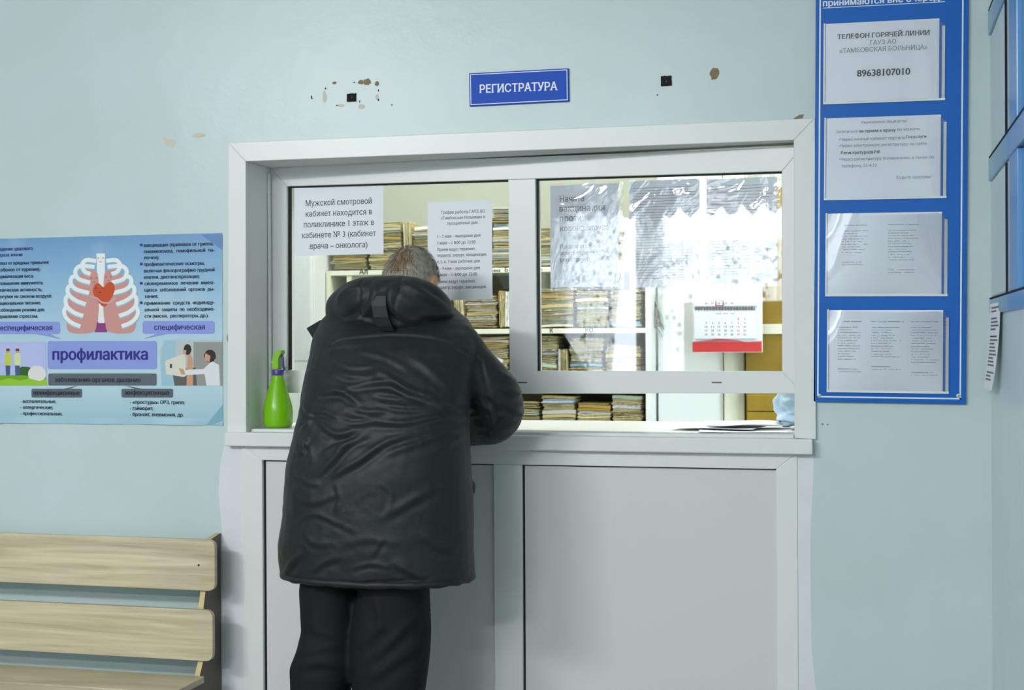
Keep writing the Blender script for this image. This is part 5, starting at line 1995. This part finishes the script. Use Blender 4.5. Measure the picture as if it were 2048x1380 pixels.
# strap down the middle of the hood
st = MB()
pts = [(762, 578, -.425), (758, 592, -.436), (756, 612, -.440), (757, 634, -.437), (762, 652, -.428), (766, 662, -.418)]
vs = []
for a, b_, yy in pts:
    for dx in (-15, 15):
        p = P3(a + dx + .12 * (b_ - 600), b_, yy)
        vs.append(p)
for a, b_, yy in pts:
    for dx in (-15, 15):
        p = P3(a + dx + .12 * (b_ - 600), b_, yy)
        vs.append(p + np.array([0, .006, 0]))
m_ = len(pts)
fs = [(2 * i, 2 * i + 1, 2 * i + 3, 2 * i + 2) for i in range(m_ - 1)] + [(2 * m_ + 2 * i, 2 * m_ + 2 * i + 2, 2 * m_ + 2 * i + 3, 2 * m_ + 2 * i + 1) for i in range(m_ - 1)]
fs += [(2 * i, 2 * i + 2, 2 * m_ + 2 * i + 2, 2 * m_ + 2 * i) for i in range(m_ - 1)] + [(2 * i + 1, 2 * m_ + 2 * i + 1, 2 * m_ + 2 * i + 3, 2 * i + 3) for i in range(m_ - 1)]
fs += [(0, 2 * m_, 2 * m_ + 1, 1), (2 * m_ - 2, 2 * m_ - 1, 4 * m_ - 1, 4 * m_ - 2)]
st.add(vs, fs)
st.build('hood_strap', M['jacket'], jk, bevel=.0015)
# collar point at his left, pocket flap at his right
c = MB()
cp = [(612, 656.5, -.215), (640, 640, -.225), (672, 640, -.24), (664, 672, -.26), (634, 692, -.25)]
fr_ = [P3(*p) for p in cp]
bk = [p + np.array([.0, .014, 0]) for p in fr_]
n = len(cp)
c.add(fr_ + bk, [tuple(range(n - 1, -1, -1)), tuple(range(n, 2 * n))] + [(i, (i + 1) % n, (i + 1) % n + n, i + n) for i in range(n)])
c.build('collar_point', M['jacket'], jk, bevel=.003)
c = MB()
fp = [(936, 952, -.36), (944, 958, -.33), (951, 968, -.32), (950, 986, -.32), (944, 990, -.33), (934, 986, -.36)]
fr_ = [P3(*p) for p in fp]
bk = [p + np.array([-.012, .03, 0]) for p in fr_]
n = len(fp)
c.add(fr_ + bk, [tuple(range(n - 1, -1, -1)), tuple(range(n, 2 * n))] + [(i, (i + 1) % n, (i + 1) % n + n, i + n) for i in range(n)])
c.build('pocket_flap', M['jacket'], jk, bevel=.002)

# hair: short grey strands thinning to brown at the crown
hair = MB()
hr = random.Random(11)
cap_v = []
nst = 5200
for k in range(nst):
    u = hr.uniform(-1, 1)
    ph = hr.uniform(0, 2 * math.pi)
    s_ = math.sqrt(1 - u * u)
    n0 = np.array([s_ * math.cos(ph), s_ * math.sin(ph), u])
    if n0[1] > .55 - .25 * (n0[2] < .35) or n0[2] < -.62 or (n0[2] < -.05 and n0[1] > -.02):
        continue
    crown = math.exp(-((np.linalg.norm(n0 - CROWN) / .46) ** 2))
    if hr.random() < crown * .15:
        continue
    p = n0 * np.array([.0755, .095, .109])
    nn = n0 / np.array([.0745, .094, .108])
    nn /= np.linalg.norm(nn)
    flow = np.array([n0[0] * .9, -.35 if n0[2] > .2 else -.15, -.8 - .3 * abs(n0[0])])
    if n0[2] > .75:
        flow = np.array([n0[0] * 1.2 + .3, n0[1] + .4, -.2])
    flow = flow + np.array([hr.gauss(0, .22), hr.gauss(0, .22), hr.gauss(0, .22)])
    flow -= nn * (flow @ nn)
    flow /= np.linalg.norm(flow) + 1e-6
    ln = hr.uniform(.016, .034)
    side = np.cross(nn, flow)
    wdt = hr.uniform(.0006, .0011)
    pts = [p, p + flow * ln * .5 + nn * .0055, p + flow * ln + nn * hr.uniform(.0005, .007)]
    vs = []
    for i, q_ in enumerate(pts):
        w2 = wdt * (1 - .45 * i)
        vs += [hp(*(q_ - side * w2)), hp(*(q_ + side * w2))]
    hair.add(vs, [(0, 1, 3, 2), (2, 3, 5, 4)], 1 if hr.random() < crown * 1.1 else 0)
# close-cropped under layer
NU, NV = 36, 26
idx = {}
uv = []
for i in range(NU + 1):
    for k in range(NV + 1):
        th, ph = math.pi * i / NU, 2 * math.pi * k / NV
        n0 = np.array([math.sin(th) * math.cos(ph), math.sin(th) * math.sin(ph), math.cos(th)])
        idx[i, k] = len(uv)
        uv.append(n0)
fsg = []
fsb = []
for i in range(NU):
    for k in range(NV):
        c0 = (uv[idx[i, k]] + uv[idx[i + 1, k + 1]]) / 2
        if c0[1] > .5 - .25 * (c0[2] < .35) or c0[2] < -.6 or (c0[2] < -.05 and c0[1] > -.02):
            continue
        cr = math.exp(-((np.linalg.norm(c0 - CROWN) / .46) ** 2))
        (fsb if cr > .35 else fsg).append((idx[i, k], idx[i + 1, k], idx[i + 1, k + 1], idx[i, k + 1]))
base_ = [hp(*(n0 * np.array([.0752, .0947, .1087]))) for n0 in uv]
hair.add(base_, fsg, 0)
hair.add(base_, fsb, 2)
hair.build('hair', [M['hair'], M['hair_b'], M['scalp']], man, smooth=True, label='short grey hair thinning to brown on the crown')

# ---------------------------------------------------------------- the clerk behind the wall
clk = empty('person', (.03, .50, 0), label='person in a pale blue gown, one sleeve showing at the right of the sill', cat='person')
b = MB()
hc = np.array([.06, .46, 1.50])
b.ball(hc, (.072, .092, .112), 20, 14)
b.tube([hc + np.array([0, -.085, 0]), hc + np.array([0, -.105, -.025])], [.009, .013], 8)
b.tube([hc + np.array([0, .0, -.08]), np.array([.06, .48, 1.33])], [.052, .060], 14)
for zf, rx, ry in ():
    pass
b.ring_loft([[(.05 + rx * math.cos(a), .49 + ry * math.sin(a), z) for a in [2 * math.pi * k / 24 for k in range(24)]] for z, rx, ry in ((.80, .15, .10), (1.0, .14, .095), (1.2, .15, .10), (1.32, .15, .08), (1.37, .08, .06))])
for sx in (-1, 1):
    sh_p = np.array([.05 + sx * .155, .48, 1.32])
    el = np.array([-.195, .285, CTOP + .062]) if sx < 0 else np.array([.29, .36, 1.08])
    wr_ = np.array([-.02, .29, CTOP + .040]) if sx < 0 else np.array([.16, .30, CTOP + .040])
    b.tube([sh_p, (sh_p + el) / 2, el], [.045, .040, .034], 12)
    b.tube([el, (el + wr_) / 2, wr_], [.034, .032, .024], 12)
    hand(b, wr_, (wr_ - el) * np.array([1, 1, .3]), 1 if sx < 0 else -1, .4)
    b.tube([(.05 + sx * .085, .49, .84), (.05 + sx * .09, .48, .48), (.05 + sx * .09, .50, .08)], [.085, .055, .036], 14)
    b.tube([(.05 + sx * .09, .54, .035), (.05 + sx * .095, .42, .03)], [.035, .028], 12)
V, N_, F_ = fused(b, .0062, 4)
from_arrays('body', V, F_, M['skin'], clk)
g = MB()
g.ring_loft([[(.05 + rx * math.cos(a), .49 + ry * math.sin(a), z) for a in [2 * math.pi * k / 30 for k in range(30)]] for z, rx, ry in ((.42, .23, .17), (.80, .20, .15), (1.0, .19, .14), (1.2, .20, .145), (1.32, .20, .12), (1.39, .11, .09))])
for sx in (-1, 1):
    sh_p = np.array([.05 + sx * .16, .48, 1.32])
    el = np.array([-.200, .285, CTOP + .070]) if sx < 0 else np.array([.29, .36, 1.08])
    wr_ = np.array([-.06, .295, CTOP + .048]) if sx < 0 else np.array([.18, .31, CTOP + .048])
    g.tube([sh_p, (sh_p + el) / 2, el], [.070, .066, .064], 16)
    g.ball(el, .064, 14, 10)
    g.ball(sh_p, .07, 14, 10)
    g.tube([el, (el + wr_) / 2, wr_], [.062, .052, .040], 16)
V, N_, F_ = fused(g, .006, 5)
V = V + N_ * (.014 * np.abs(fbm(V, (11, 11, 22), 9)) - .004 + .006 * fbm(V, (30, 30, 50), 10))[:, None]
V[:, 2] = np.where((V[:, 1] < .60) & (V[:, 2] > .9), np.maximum(V[:, 2], CTOP + .001), V[:, 2])
D = folds(V, N_, [([(1562, 792), (1574, 812), (1592, 826)], .008, .014), ([(1546, 842), (1566, 834), (1592, 842)], .008, .014), ([(1552, 826), (1570, 818), (1592, 806)], .008, -.012), ([(1548, 852), (1570, 852), (1592, 858)], .007, .010)], .26)
from_arrays('gown', V + N_ * D[:, None], F_, M['gown'], clk)
hh = MB()
hh.ball(hc + np.array([0, .022, .022]), (.080, .090, .105), 22, 16)
hh.build('hair', M['hair_b'], clk, smooth=True)
